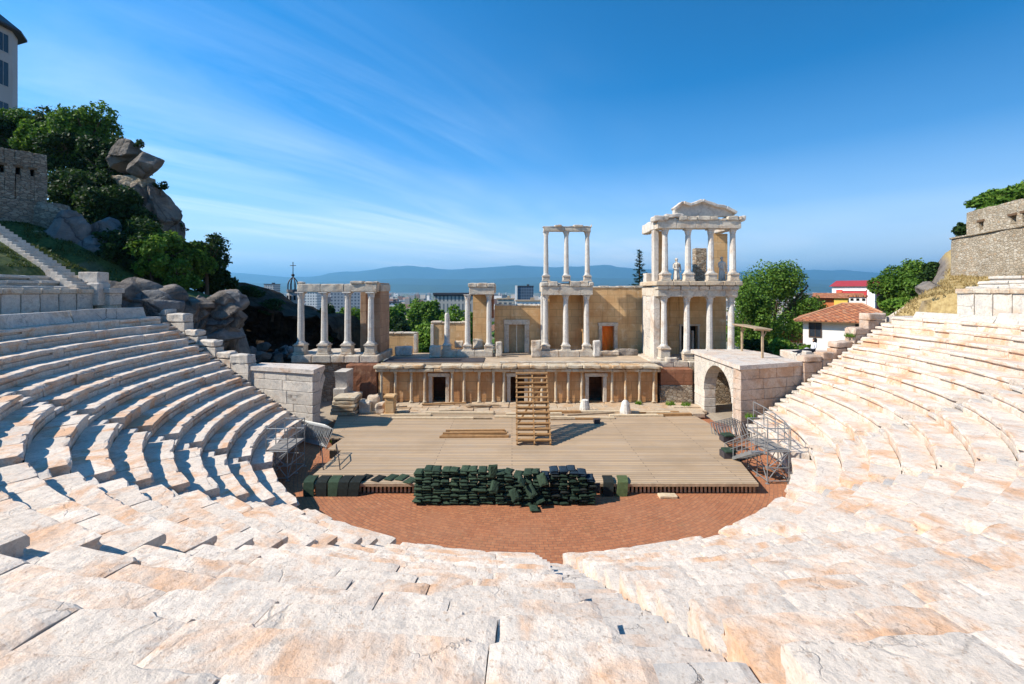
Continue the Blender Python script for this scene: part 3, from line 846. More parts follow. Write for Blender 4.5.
# right tower
YT = 33.4
def tower():
    t = thing('temple_tower', 'two storey white columned tower with broken pediment, right end of the stage', 'ruin', (XU(697, YT), YT, ZTER))
    x0, x1 = XU(655, YT), XU(737, YT); z_e0 = ZU(296.5, YT); z_e1 = ZU(281.5, YT)
    mb = MB(); x = XU(650, YT-.4)
    while x < XU(735, YT):
        w = RND.uniform(1.0, 1.7); mb.stone(x+.01, x+w-.01, YT-.75, YT+3.4, ZTER-.35, ZTER+.10, .4, .03, .05); x += w
    mb.build('plinth', M['trim'], t)
    column(t, XU(664, YT), YT, ZTER+.1, z_e0, .245, .95)
    column(t, XU(686.8, YT), YT, ZTER+.1, z_e0, .245, .55)
    column(t, XU(709.5, YT), YT, ZTER+.1, z_e0, .245, .60)
    column(t, XU(731, YT), YT, ZTER+.1, z_e0, .245, .60)
    # lower walls
    yb = 36.4
    dA, dB = XU(681, yb), XU(697.5, yb)
    mb = MB(); wall_open(mb, x0+.62, XU(726, yb), yb, yb+.7, ZTER-.2, z_e0, [(dA, dB, ZTER-.1, ZU(326, yb))]); mb.build('back_wall', M['ochre'], t)
    doorway(t, dA, dB, yb, ZTER, ZU(326, yb), .14)
    mb = MB(); mb.box(dA, dB, yb+.45, yb+.5, ZTER, ZU(326, yb)); mb.build('shade_panel', M['dark'], t)  # near-black panel, painted as the shade inside the doorway
    mb = MB(); mb.stone((dA+dB)/2+.25, (dA+dB)/2+.45, yb+.1, yb+.3, ZTER, ZU(326, yb)-.4, .4); mb.build('door_post', M['trim'], t)
    mb = MB()
    mb.stone(XU(655.5,YT), XU(655.5,YT)+.5, YT+.45, YT+1.3, ZTER, z_e0, .4, .015, .03)
    zq = ZTER
    while zq < z_e0-.3:
        hq = min(RND.uniform(.55, .95), z_e0-.01-zq); mb.stone(x0+.12, x0+.6, YT+1.31, YT+2.3, zq+.004, zq+hq-.004, .3, .02, .03); mb.stone(x0+.18, x0+.6, YT+2.31, yb+.7, zq+.004, zq+hq-.004, .3, .02, .03); zq += hq
    mb.stone(XU(645,yb), XU(651,yb), yb-.3, yb+.6, ZTER, ZU(273, 36), .4, .02, .04)
    mb.stone(XU(642,YW), XU(645,YW), YW-.6, YW+.3, ZTER, ZU(287, 38), .4, .02, .04)
    mb.build('side_wall', M['wallmarble'], t)
    mb = MB(); mb.box(x0+.55, x0+1.15, YT+1.4, YT+2.0, ZTER, z_e0); mb.build('inner_pier', M['ochre'], t)
    # entablature round three sides and floor
    entab(t, x0+.1, x1-.1, YT-.38, YT+.38, z_e0, z_e0 + (z_e1-z_e0)*.72, .1)
    mb = MB()
    mb.stone(x0+.1, x0+.85, YT+.39, yb+.7, z_e0+.003, z_e0+.75, .4, .02, .03); mb.build('side_beam', M['trim'], t); mb = MB(); mb.stone(x1-.85, x1-.1, YT+.39, yb-.02, z_e0+.003, z_e0+.75, .4, .02, .03)
    mb.build('side_beam', M['trim'], t)
    mb = MB(); x = x0 - .12
    while x < x1 + .1:
        w = min(RND.uniform(.8, 1.4), x1+.14-x); mb.stone(x+.005, x+w-.005, YT-.62, yb+.75, z_e0+(z_e1-z_e0)*.73, z_e1+.02, .3, .025, .04); x += w
    mb.build('floor_slab', marble('floor_marble', (.56,.45,.32), (.46,.30,.17), (.33,.29,.25)), t)
    # upper storey
    u0 = z_e1+.03; u1 = ZU(229, YT)
    for p in (665.2, 688.2, 711, 733):
        column(t, XU(p, YT), YT+.05, u0, u1, .235, .55)
    mb = MB()
    mb.stone(XU(656,YT), XU(656,YT)+.38, YT+.5, YT+1.1, u0, u1, .4, .015, .03)
    mb.build('upper_pilaster', M['wallmarble'], t)
    mb = MB(); mb.box(XU(657,YT+1.2), XU(664,YT+1.2), YT+1.12, YT+2.2, u0, u1)
    mb.box(XU(713.5, yb-.2), XU(727.5, yb-.2), yb-.2, yb+.5, u0, u1)
    mb.build('upper_pier', M['ochre'], t)
    mb = MB(); mb.stone(XU(695.5, yb), XU(707, yb), yb, yb+.7, u0, ZU(248, yb), .4, .03, .05); mb.build('dark_pier', M['lowrubble'], t)
    v0 = u1+.003; v1 = ZU(216, YT)
    entab(t, XU(656,YT), XU(739,YT), YT-.35, YT+.42, v0, v1, .6)
    mb = MB(); mb.stone(XU(655.5,YT), XU(655.5,YT)+.7, YT+.43, yb+.5, v0, v1-.2, .35, .05, .06); mb.build('broken_cornice', M['wallmarble'], t)
    mb = MB(); mb.stone(XU(731,YT), XU(731,YT)+.6, YT+.43, yb+.5, v0, v1-.2, .35, .05, .06); mb.build('broken_cornice', M['wallmarble'], t)
    mb = MB(); mb.stone(XU(731,YT)+.62, XU(744,YT), YT-.3, YT+.5, v1-.42, v1-.02, .2, .06, .06); mb.build('broken_cornice', M['wallmarble'], t)
    mb = MB(); mb.stone(XU(652.5,YT), XU(662,YT), YT-.5, YT+.5, v1-.45, v1-.02, .2, .08, .08); mb.build('broken_cornice', M['wallmarble'], t)
    mb = MB(); mb.stone(XU(664,YT), XU(682,YT), YT-.45, YT+.2, v1-.2, v1+.12, .2, .07, .08); mb.build('broken_cornice', M['wallmarble'], t)
    # pediment: weathered outline given real thickness
    out = [(674,216.5),(674,210),(678,205),(683,203),(688,205.5),(694,203.5),(700,201.5),(706,204),(714,207),(716,205.8),(724,208.5),(732,212),(734,216.5)]
    poly = [(XU(a, YT), ZU(b, YT)) for a, b in out]
    xf = Matrix(((1,0,0,0),(0,0,1,0),(0,1,0,0),(0,0,0,1)))
    mb = MB(); mb.prism(poly, YT-.12, YT+.35, xf=xf)
    for (a, b, c, d) in ((674,210,682,203.5),(682,204,690,206),(690,205.5,701,201.5),(701,201.5,713,206.5),(713,206.5,724,208.5),(724,208.5,735,214)):
        p = Vector((XU(a,YT), YT-.05, ZU(b,YT))); q = Vector((XU(c,YT), YT-.05, ZU(d,YT)))
        dd = q-p; xf2 = Matrix.Translation(p) @ Matrix.Rotation(-math.atan2(dd.z, dd.x), 4, 'Y')
        mb.stone(0, dd.length, -.35, .45, -.08, .16, .14, .06, .05, xf=xf2)
    mb.build('pediment', M['wallmarble'], t)
    # brick base under the tower
    mb = MB(); mb.stone(XU(661, 31.9), XU(693, 31.9), 31.9, 33.2, 1.6, ZTER-.34, .5, .03, .03); mb.build('brick_base', M['redbrick'], t)
    mb = MB(); mb.stone(XU(661, 31.9), XU(693, 31.9), 31.85, 33.2, -.1, 1.595, .3, .05, .05); mb.build('rubble_base', M['lowrubble'], t)
    mb = MB(); mb.box(XU(693, 31.9)+.02, XU(737, YT), 32.4, yb+.6, -.1, ZTER-.36); mb.build('core', M['lowrubble'], t)
tower()

# left portico
def portico():
    t = thing('ruined_portico', 'four white columns under a long thin beam at the left end of the stage', 'ruin', (XU(336, YT), YT, ZTER))
    zf = ZU(354, YT); z_e0 = ZU(292, YT); z_e1 = ZU(284, YT)
    mb = MB(); x = XU(296, YT)
    while x < XU(382, YT)-.1:
        w = min(RND.uniform(1.0, 1.7), XU(382,YT)-x); mb.stone(x+.01, x+w-.01, YT-.8, YT+3.2, zf-.55, zf, .4, .03, .05); x += w
    mb.build('plinth', M['trim'], t)
    for p in (301, 324.5, 347.8, 371):
        column(t, XU(p, YT), YT, zf, z_e0, .255, .75)
    mb = MB()
    for a, b in ((299, 322), (322.2, 345.5), (345.7, 378)):
        mb.stone(XU(a,YT), XU(b,YT), YT-.32, YT+.32, z_e0+.003, z_e1, .2, .03, .04)
    mb.stone(XU(352,YT), XU(364,YT), YT-.4, YT+.4, z_e1, z_e1+.22, .2, .03, .04)
    mb.stone(XU(366,YT), XU(379,YT), YT-.35, YT+.4, z_e1, z_e1+.18, .2, .06, .06)
    mb.stone(XU(299,YT), XU(304,YT), YT-.2, YT+.3, z_e1, z_e1+.15, .2, .06, .06)
    mb.build('entablature', M['trim'], t)
    mb = MB(); mb.stone(XU(361.5,YT+1.5), XU(368,YT+1.5), YT+1.2, YT+1.8, zf, z_e1, .4, .03, .04)
    mb.stone(XU(374.5,YT+.9), XU(382,YT+.9), YT+.5, YT+3.0, zf, z_e1+.1, .4, .03, .04); mb.build('brick_pier', ochre('pier_stone', (.42,.27,.17), (.30,.17,.10), (.48,.36,.25)), t)
    mb = MB(); mb.stone(XU(374,YT), XU(380,YT), YT+.34, YT+2.9, z_e0+.05, z_e1-.02, .4, .03, .04); mb.build('side_beam', M['trim'], t)
    mb = MB(); mb.stone(XU(346, 31.9), XU(377, 31.9), 31.9, 33.0, -.1, zf-.56, .4, .05, .05); mb.build('brick_base', M['redbrick'], t)
    mb = MB(); mb.box(XU(296,YT)+.2, XU(346,31.9)-.02, YT-.3, YT+3, -.1, zf-.58); mb.build('core', M['lowrubble'], t)
portico()

# two arched gate blocks (parodoi) with the walls that close the seats
def arch_gate(sgn, lab):
    X = lambda x: CX + sgn*(x - CX)            # mirrored about the orchestra's axis
    def bx(x0, x1): a, b = X(x0), X(x1); return (min(a, b), max(a, b))
    xg = 13.1; zt = 4.2 if sgn > 0 else 3.95
    t = thing('arched_gate', lab, 'ruined gate', (X(xg+1), 28, 0), 'arched side gates of the stage')
    broken = sgn < 0
    # arched face in the plane x = xg, thickness .8, from y=25.2 to y=31.6
    ya, yb_, zs, rr = 26.2, 30.0, 1.45, 1.9; yc = (ya+yb_)/2
    mb = MB(); a, b = bx(xg, xg+.8); fp = MB() if broken else mb
    # piers of big blocks
    z = -.1
    while z < zt - .28:
        h = min(.62, zt-.25-z)
        for (p, q) in ((25.47, ya), (yb_, 31.6)):
            if z < zs:
                h2 = min(h, zs - z) if zs - z > .1 else h
                (fp if p > 28 else mb).stone(a, b, p, q, z+.004, z+h-.004, .35, .02, .03)
        z += h
        if z > zs - .05: break
    z = max(z, zs)
    # spandrel filling by voussoir strips: wedge pieces between the arch and the level courses
    nv = 15; 
    for k in range(nv):
        if broken and k > 3: break
        t0 = PI*k/nv; t1 = PI*(k+1)/nv
        vs = []
        for xx in (a-.03 if sgn > 0 else a, b if sgn > 0 else b+.03):
            for (rad, tt) in ((rr, t0+.004), (rr+.42, t0+.004), (rr+.42, t1-.004), (rr, t1-.004)):
                vs.append((xx, yc - rad*math.cos(tt), z + rad*math.sin(tt)))
        mb.add(vs, [(0,1,2,3), (7,6,5,4), (0,4,5,1), (1,5,6,2), (2,6,7,3), (3,7,4,0)])
    # courses above/beside the arch as prisms cut to the ring
    ro = rr + .425; zz = z
    while zz < zt - .26:
        h = min(.56, zt-.25-zz); zm = zz + h
        def half(zq): d = ro*ro - (zq-z)**2; return math.sqrt(d) if d > 0 else 0
        for s2, end in ((-1, 25.47), (1, 31.6)):
            if broken and s2 > 0 and zz > 2.7: continue
            if broken and s2 < 0 and half(zz) < 1.2: 
                mb.box(a, b, 25.47, 26.75, zz+.004, zm-.004); continue
            y_in0 = yc + s2*half(zz); y_in1 = yc + s2*half(zm)
            if abs(y_in0-yc) < .01: 
                continue
            poly = [(y_in0, zz+.004), (end, zz+.004), (end, zm-.004), (y_in1, zm-.004)]
            m4 = [(half(zz+h*q/4), zz+h*q/4) for q in range(5)]
            poly = [(yc+s2*hh, q+.002) for hh, q in m4] + [(end, zm-.004), (end, zz+.004)]
            xf = Matrix(((0,0,1,0),(1,0,0,0),(0,1,0,0),(0,0,0,1)))
            (fp if s2 > 0 else mb).prism(poly, a, b, xf=xf)
        if half(zz) < .01 and not broken: mb.box(a, b, 25.47, 31.6, zz+.004, zm-.004)
        zz = zm
    mb.build('arched_wall', M['wallmarble'], t)
    if broken: fp.build('far_pier', M['wallmarble'], t)
    # roof slab and cornice
    mb = MB(); xo = 4.3
    poly = [(X(xg-.15), 25.0), (X(xg+xo), 26.35), (X(xg+xo), 30.5), (X(xg+xo-.6), 31.9), (X(xg-.15), 31.9)]
    if broken: poly = [(X(xg-.1), 25.05), (X(xg+xo), 26.35), (X(xg+xo), 27.6), (X(xg+.5), 26.9), (X(xg-.1), 26.6)]
    if sgn < 0: poly = poly[::-1]
    mb.prism(poly, zt-.25, zt); mb.build('roof_slab', M['step'], t)
    # camera side: ashlar wall running outwards
    mb = MB(); p0 = Vector((X(xg), 25.2, 0)); p1 = Vector((X(xg+4.4), 26.48, 0)); d = p1-p0; L = d.length
    ang = math.atan2(d.y, d.x)
    z = -.1
    while z < zt - .27:
        h = min(RND.choice((.45, .6, .75)), zt-.26-z)
        if zt-.26-(z+h) < .3: h = zt-.26-z
        u = .0
        while u < L - .05:
            w = min(RND.uniform(1.0, 2.2), L-u)
            if L-(u+w) < .5: w = L-u
            xf = Matrix.Translation(p0) @ Matrix.Rotation(ang, 4, 'Z')
            y0_, y1_ = (0, .6) if sgn > 0 else (-.6, 0)
            mb.stone(u+.006, u+w-.006, y0_, y1_, z+.005, z+h-.005, .4, .018, .025, xf=xf)
            u += w
        z += h
    mb.build('side_wall', M['wallmarble' if broken else 'pinkstone'], t)
    if broken: return t
    # passage inside: back wall
    mb = MB(); a2, b2 = bx(xg+3.3, xg+3.9); z = -.1
    while z < zt - .3:
        y = 26.6
        while y < 31.4:
            w = min(RND.uniform(.8, 1.5), 31.5-y); mb.stone(a2, b2, y, y+w-.01, z+.004, min(z+.55, zt-.27), .4, .02, .03); y += w
        z += .56
    mb.build('inner_wall', M['wallmarble'], t)
    return t
arch_gate(1, 'white stone gate with a round arch facing the stage, right side')
arch_gate(-1, 'grey stone gate block left of the stage beside a pile of slabs')

def analemma(sgn, lab):
    X = lambda x: CX + sgn*(x - CX)
    t = thing('stepped_wall', lab, 'stone wall', (X(20), 27.0, 0), 'stepped walls closing the seats')
    mb = MB(); cb = MB(); x = 17.45; i = 0
    zz = lambda xx: lerp_pts([(17.4, 4.45), (19.4, 4.62), (20.2, 5.1), (21.2, 5.75), (22.3, 6.3), (23.5, 7.1), (24, 7.3)], xx)
    while x < 23.9:
        w = RND.uniform(1.0, 1.5); xm = x + w/2; zt = zz(xm) + RND.uniform(-.06, .12)
        y = wall_y(X(xm)) + .02
        a, b = sorted((X(x), X(x+w)))
        xf = Matrix.Translation(((a+b)/2, y, 0)) @ Matrix.Rotation(math.atan(.29)*sgn, 4, 'Z')
        hw = (b-a)/2/math.cos(math.atan(.29))
        z = zt
        cb.stone(-hw+.01, hw-.01, -.05, .62, z-.42, z + (.12 if RND.random() < .3 else 0), .2, .06, .13 if RND.random() < .5 else .06, xf=xf)
        z -= .425
        while z > -.2:
            mb.stone(-hw+.006, hw-.006, 0, .6, z-.6, z-.006, .4, .02, .03, xf=xf); z -= .6
        x += w
    mt = M['pinkstone' if sgn > 0 else 'wallmarble']; mb.build('wall', mt, t); cb.build('coping', mt, t)
analemma(1, 'stepped block wall beside the white house at the right end of the seats')
analemma(-1, 'stepped block wall in front of the rocky bank at the left end of the seats')
# terminal blocks of the upper wall on the left
t = thing('pedestal_block', 'squared white block with a cap, standing at the end of the left slab wall', 'stone block', (XU(108, 26), 26, 7))
x = XU(108.5, 26)
mb = MB(); mb.stone(x-.36, x+.36, 25.7, 26.5, 7.62, 8.30, .3, .015, .03); mb.build('block', M['wallmarble'], t)
mb = MB(); mb.stone(x-.46, x+.46, 25.6, 26.6, 8.305, 8.60, .3, .02, .03); mb.build('cap', M['wallmarble'], t)
mb = MB(); mb.stone(x-.5, x+.2, 25.5, 26.6, 6.5, 7.05, .3, .03, .04); mb.stone(x-.62, x+.36, 25.65, 26.5, 7.055, 7.615, .3, .03, .04); mb.build('rough_base', M['trim'], t)
mb = MB(); x = XU(87, 25.4); mb.stone(x-.62, x+.55, 25.5, 26.2, 8.5, 9.55, .3, .02, .04); tag(mb.build('stone_block', M['wallmarble']), 'pale squared block at the foot of the white hillside stairs', 'stone block')
mb = MB(); x = XU(97, 25.6); mb.stone(x-.35, x+.35, 25.3, 26.1, 7.6, 8.9, .3, .03, .06); tag(mb.build('stone_block', M['wallmarble']), 'rough block wedged between the slab wall and the capped block', 'stone block')
# ------------------------------------------------------------------ wooden stage
st = thing('wooden_stage', 'wide deck of weathered pale boards with a slatted front edge', 'stage', (0, 18.4, 0))
zs = .45
mb = MB(); poly = [(-8.7, 18.4), (10.25, 18.3), (11.9, 26.6), (11.6, 28.9), (-9.6, 28.9), (-11.2, 28.3), (-9.9, 23.9), (-9.2, 23.9), (-9.35, 22.3), (-8.55, 22.1)]
mb.prism(poly, zs-.06, zs, .5); mb.build('deck', M['deck'], st)
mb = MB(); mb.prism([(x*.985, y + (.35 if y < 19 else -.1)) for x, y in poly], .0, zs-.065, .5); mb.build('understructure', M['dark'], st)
mb = MB(); x = -8.6
while x < 10.2: mb.box(x, x+.09, 18.42, 18.46, .02, zs-.07); x += .17
mb.box(-8.65, 10.2, 18.47, 18.5, .30, .38); mb.build('front_slats', M['oldwood'], st)
mb = MB(); mb.box(-8.7, 10.25, 18.28, 18.36, zs-.12, zs+.004); mb.build('edge_board', M['oldwood'], st)

# paved strip behind the deck, up to the stage building
mb = MB(); x = -14.0
for row, (y0, y1) in enumerate(((28.93, 29.7), (29.72, 30.5), (30.52, 31.25), (31.27, 31.9))):
    x = -11.3
    while x < 12.3:
        w = RND.uniform(.8, 2.2); mb.stone(x+.01, x+w-.01, y0, y1, .1, zs - .03 - RND.random()*.10, .4, .02, .03); x += w
o = mb.build('paving', marble('old_paving', (.52,.41,.29), (.48,.30,.16), (.33,.30,.26), po=(.45,.62))); o['kind'] = 'structure'

def plank(x, y, z, L, w, h, ang, mat, lab, cat='plank', group='loose planks on the stage', name='plank'):
    mb = MB(); xf = Matrix.Translation((x, y, z)) @ Matrix.Rotation(R(ang), 4, 'Z')
    mb.box(-L/2, L/2, -w/2, w/2, 0, h, None, xf)
    return tag(mb.build(name, mat), lab, cat, group)
for k, (x, y, L, a, mt) in enumerate(((-6.8,28.2,3.2,1,'palewood'),(-3.4,28.6,4.4,-1,'palewood'),(1.4,28.3,3.6,2,'palewood'),(4.4,27.6,4.0,-2,'palewood'),
        (7.9,28.0,3.4,1,'palewood'),(8.9,28.7,2.8,-3,'palewood'),(-5.0,27.5,5.2,0,'palewood'),(6.0,28.9,3.5,1,'palewood'),(10.4,28.2,2.2,3,'rawwood'),(-8.2,28.9,2.8,2,'palewood'),(0.2,27.7,2.6,-1,'palewood'),(3.0,28.8,3,1,'rawwood'))):
    plank(x, y, zs+.004, L, .26, .10 + .02*(k % 3), a, M[mt], ['pale sawn plank lying flat near the back of the stage', 'yellow raw plank lying flat near the back of the stage'][mt == 'rawwood'])
for k in range(16):
    dk_ = k % 2
    plank(RND.uniform(-8.5, 10), RND.uniform(27.2, 31.0), zs+.016+.012*(k % 4), RND.uniform(1.0, 3.2), RND.uniform(.10, .24), RND.uniform(.04, .10), RND.gauss(0, 9), M['oldwood' if dk_ else 'rawwood'], ['short yellow board among the clutter at the back of the stage', 'grey weathered board among the clutter at the back of the stage'][dk_])
for k in range(7):
    plank(-1.9 + RND.uniform(-.25, .25), 24.5 + .16*k - .5, zs+.004 + (.09 if k in (2, 3, 5) else 0), 3.4 + RND.uniform(-.6, .4), .14, .09, 2 + RND.uniform(-3, 3), M['rawwood'],
          'brown timber beam in the small bundle left of the wooden steps', 'timber', 'timber bundle on the stage', 'timber_beam')

# ladder-like wooden staircase
t = thing('wooden_staircase', 'open wooden staircase of slatted treads rising from the middle of the stage', 'stairs', (1.0, 22.7, zs))
xa, xb = XU(516.5, 22.9), XU(551, 22.9); y0, y1, z1 = 22.8, 25.6, 3.65
for xx in (xa, xb-.07, (xa+xb)/2):
    mb = MB(); mb.bar((xx+.03, y0, zs+.05), (xx+.03, y1, z1), .07, .26); mb.build('stringer', M['rawwood'], t)
for q in range(14):
    u = (q+.5)/14; y = y0+(y1-y0)*u; z = zs+.12+(z1-zs)*u
    mb = MB(); mb.box(xa-.03, xb+.03, y-.12, y+.10, z, z+.05); tr_ = mb.build('tread', M['rawwood'], t)
    if q < 8: mb = MB(); mb.box(xa, xb, y+.101, y+.12, z-.13, z+.02); mb.build('riser', M['oldwood'], tr_)
for xx in (xa, xb-.07):
    mb = MB(); mb.box(xx, xx+.07, y1-.12, y1-.02, zs, z1); mb.build('leg', M['rawwood'], t)
    mb = MB(); mb.box(xx, xx+.07, (y0+y1)/2, (y0+y1)/2+.09, zs, (zs+z1)/2-.1); mb.build('leg', M['rawwood'], t)
mb = MB(); mb.bar((xa+.05, y1-.07, zs+.2), (xb-.05, y1-.07, z1-.3), .04, .1); mb.build('brace', M['rawwood'], t)
for q in range(2):
    mb = MB(); mb.box(xa, xb, y1-.02, y1+.02, z1-.2-.5*q, z1-.08-.5*q); mb.build('rail', M['rawwood'], t)
mb = MB(); mb.box(4.95, 5.3, 26.45, 26.8, zs+.003, zs+.25); tag(mb.build('equipment_box', M['slate']), 'small black box on the deck at the tip of the staircase shadow', 'box')

# slabs, carved blocks and pedestals on the stage
for k in range(5):
    mb = MB(); xc = XU(346, 28.6); mb.stone(xc-.9+k*.05, xc+.75+RND.uniform(-.15,.15), 28.2, 29.5, .46+.235*k, .46+.235*k+.21, .3, .03, .05)
    tag(mb.build('stone_slab', M['lowcol']), ['lowest', 'second lowest', 'middle', 'second highest', 'topmost'][k] + ' slab of the stack of stone slabs beside the left gate', 'stone slab', 'slab stack by the left gate')
for k, (px, y, w, h, lab) in enumerate(((360,29.8,.75,.62,'rough block right behind the slab stack'),(366,29.1,.8,.78,'weathered grey block between the slab stack and the tall pedestal'),(374,29.5,.72,1.0,'carved capital fragment left of the tall pedestal'),(381,28.8,.55,.72,'small carved fragment at the foot of the tall pedestal'),(352,30.6,1.2,.95,'large rough block behind the slab stack against the brick base'))):
    mb = MB(); x = XU(px, y); mb.stone(x-w/2, x+w/2, y-.35, y+.35, zs-.05, zs+h, .14, .09, .09)
    tag(mb.build('stone_block', M['trim']), lab, 'stone block', 'carved fragments at the left of the stage')
t = thing('stone_pedestal', 'upright ochre pedestal with cap standing at the left of the stage', 'pedestal', (XU(390.5, 28.5), 28.5, zs)); x = XU(390.5, 28.5)
mb = MB(); mb.stone(x-.36, x+.36, 28.15, 28.85, zs, zs+.15, .3, .02, .03); mb.build('plinth', M['ochre'], t)
mb = MB(); mb.stone(x-.29, x+.29, 28.2, 28.8, zs+.15, zs+1.12, .3, .015, .03); mb.build('shaft', M['ochre'], t)
mb = MB(); mb.stone(x-.36, x+.36, 28.13, 28.87, zs+1.12, zs+1.28, .3, .02, .04); mb.build('cap', M['ochre'], t)
def stub(px, y, lab, h=.98):
    mb = MB(); x = XU(px, y)
    mb.lathe([(.34, zs), (.36, zs+.25), (.30, zs+.5), (.24, zs+.75), (.12, zs+h*.95), (.04, zs+h)], x, y, 12, .06)
    tag(mb.build('carved_stone', M['column']), lab, 'stone', 'rounded white stones on the stage')
stub(584.5, 29.3, 'small rounded white stone standing left of the right doorway', .75); stub(625.5, 28.4, 'tall rounded white stone standing alone at the right of the stage')
# fragments on the terrace
def frag(px, Y, w, h, d, lab, mat='trim', z=None):
    x = XU(px, Y); z = ZTER+.004 if z is None else z
    t_ = MB(); t_.stone(x-w/2, x+w/2, Y-d/2, Y+d/2, z, z+h, .13, .07, .08)
    tag(t_.build('stone_fragment', M[mat]), lab, 'stone fragment', 'carved fragments along the upper terrace')
frag(435.5, 35.2, .9, .95, .5, 'squarish carved fragment left of the broken column')
frag(499, 35.4, .5, 1.25, .4, 'upright scroll shaped slab between the wooden door and the column pair')
frag(536, 35.4, .75, 1.35, .5, 'tall carved block right of the wooden door')
frag(596.5, 35.4, .55, 1.35, .4, 'curved upright slab left of the orange doorway', 'column')
frag(609, 36.3, 1.6, .42, .5, 'long flat fragment under the orange doorway')
frag(626, 36.5, 1.9, .5, .6, 'grey rough fragments right of the orange doorway', 'rock')
frag(404, 36.3, 1.4, .75, .6, 'pale broken block in front of the low wall', 'column')
frag(478, 37.0, .8, .8, .4, 'round fragment between the paired columns', z=3.605)
frag(459, 37.2, .7, .6, .4, 'small fragment behind the broken column', z=3.605)
frag(671, 32.9, .9, .38, .5, 'loose block between the first two pedestals of the tower')

# robed statues on the tower's upper floor
def statue(px, Y, z, h, lab, head=True):
    x = XU(px, Y); t = thing('statue', lab, 'statue', (x, Y, z))
    mb = MB(); mb.stone(x-.28, x+.28, Y-.22, Y+.22, z, z+.16, .2, .01, .02); mb.build('plinth', M['trim'], t)
    mb = MB(); prof = [(.25,.16),(.27,.3),(.23,.6),(.20,.85),(.22,1.0),(.19,1.15),(.24,1.32),(.27,1.45),(.22,1.55),(.09,1.6)]
    k = h/2.0
    if head: prof += [(.075,1.68),(.11,1.74),(.125,1.84),(.10,1.93),(.02,1.98)]
    mb.lathe([(r, z+.0+a*k) for r, a in prof], x, Y, 14, .03, flute=.14)
    mb.tube((x-.24, Y-.02, z+1.45*k), (x-.27, Y-.12, z+1.1*k), .07, 8, .06); mb.tube((x-.27, Y-.12, z+1.1*k), (x-.10, Y-.25, z+1.0*k), .055, 8, .045)
    mb.tube((x+.24, Y-.02, z+1.45*k), (x+.29, Y-.05, z+1.05*k), .07, 8, .055); mb.tube((x+.29, Y-.05, z+1.05*k), (x+.27, Y-.12, z+.75*k), .055, 8, .045)
    mb.build('figure', M['column'], t)
zf = ZU(281.5, YT)+.03
statue(722, YT+.9, zf, 1.95, 'white robed statue between the two right columns of the tower top')
statue(676.5, YT+.9, zf, 1.85, 'grey bulky statue between the two left columns of the tower top')

# ------------------------------------------------------------------ cushions
def cushion_mesh(name, mat, seed):
    mb = MB(); rr = random.Random(seed); w, d, h = .355, .48, .11; nx, nd = 6, 7; vs = []; idx = {}; fs = []
    cols = []
    for top in (0, 1):
        for i in range(nx+1):
            for j in range(nd+1):
                u, v = i/nx*2-1, j/nd*2-1; e = max(abs(u), abs(v))
                k = 1 - max(0, e-.7)/.3*(1 if e > .99 else .3)
                zz = (h/2)*(1-.75*(e**6)) * (1 if top else -1) + .006*rr.uniform(-1, 1)
                px_, py_ = u*w/2*(1-.03*(e**4)), v*d/2*(1-.03*(e**4))
                vs.append((px_, py_, zz + h/2))
    S = (nx+1)*(nd+1); g_ = lambda t_, i, j: t_*S + i*(nd+1) + j
    for i in range(nx):
        for j in range(nd):
            fs.append((g_(1,i,j), g_(1,i+1,j), g_(1,i+1,j+1), g_(1,i,j+1))); fs.append((g_(0,i,j), g_(0,i,j+1), g_(0,i+1,j+1), g_(0,i+1,j)))
    for i in range(nx): fs.append((g_(0,i,0), g_(0,i+1,0), g_(1,i+1,0), g_(1,i,0))); fs.append((g_(0,i,nd), g_(1,i,nd), g_(1,i+1,nd), g_(0,i+1,nd)))
    for j in range(nd): fs.append((g_(0,0,j), g_(1,0,j), g_(1,0,j+1), g_(0,0,j+1))); fs.append((g_(0,nx,j), g_(0,nx,j+1), g_(1,nx,j+1), g_(1,nx,j)))
    mb.add(vs, fs, rr.random())
    me = bpy.data.meshes.new(name); me.from_pydata(mb.v, [], mb.f); a = me.attributes.new('tint', 'FLOAT', 'FACE'); a.data.foreach_set('value', mb.t)
    me.materials.append(mat); return me
CM = {}
for key, c in (('green', (.046,.074,.046)), ('green2', (.032,.054,.036)), ('darkgreen', (.020,.036,.024)), ('navy', (.020,.036,.055)), ('black', (.022,.026,.024)), ('olive', (.09,.12,.05))):
    CM[key] = [cushion_mesh('cushion', plain('cushion_'+key, c, .9, .3, 8, spec=.12) if s == 0 else None, s) for s in range(1)]
    base = CM[key][0].materials[0]
    CM[key].append(cushion_mesh('cushion', base, 3)); CM[key].append(cushion_mesh('cushion', base, 4))
def cushion(x, y, z, key, rot, lab, group, order='XYZ', sc_=(1,1,1)):
    o = bpy.data.objects.new('seat_cushion', RND.choice(CM[key])); COL.objects.link(o)
    o.location = (x, y, z); o.rotation_euler = Euler([R(a) for a in rot], order); o.scale = sc_
    return tag(o, lab, 'cushion', group)
x = -3.72; c = 0
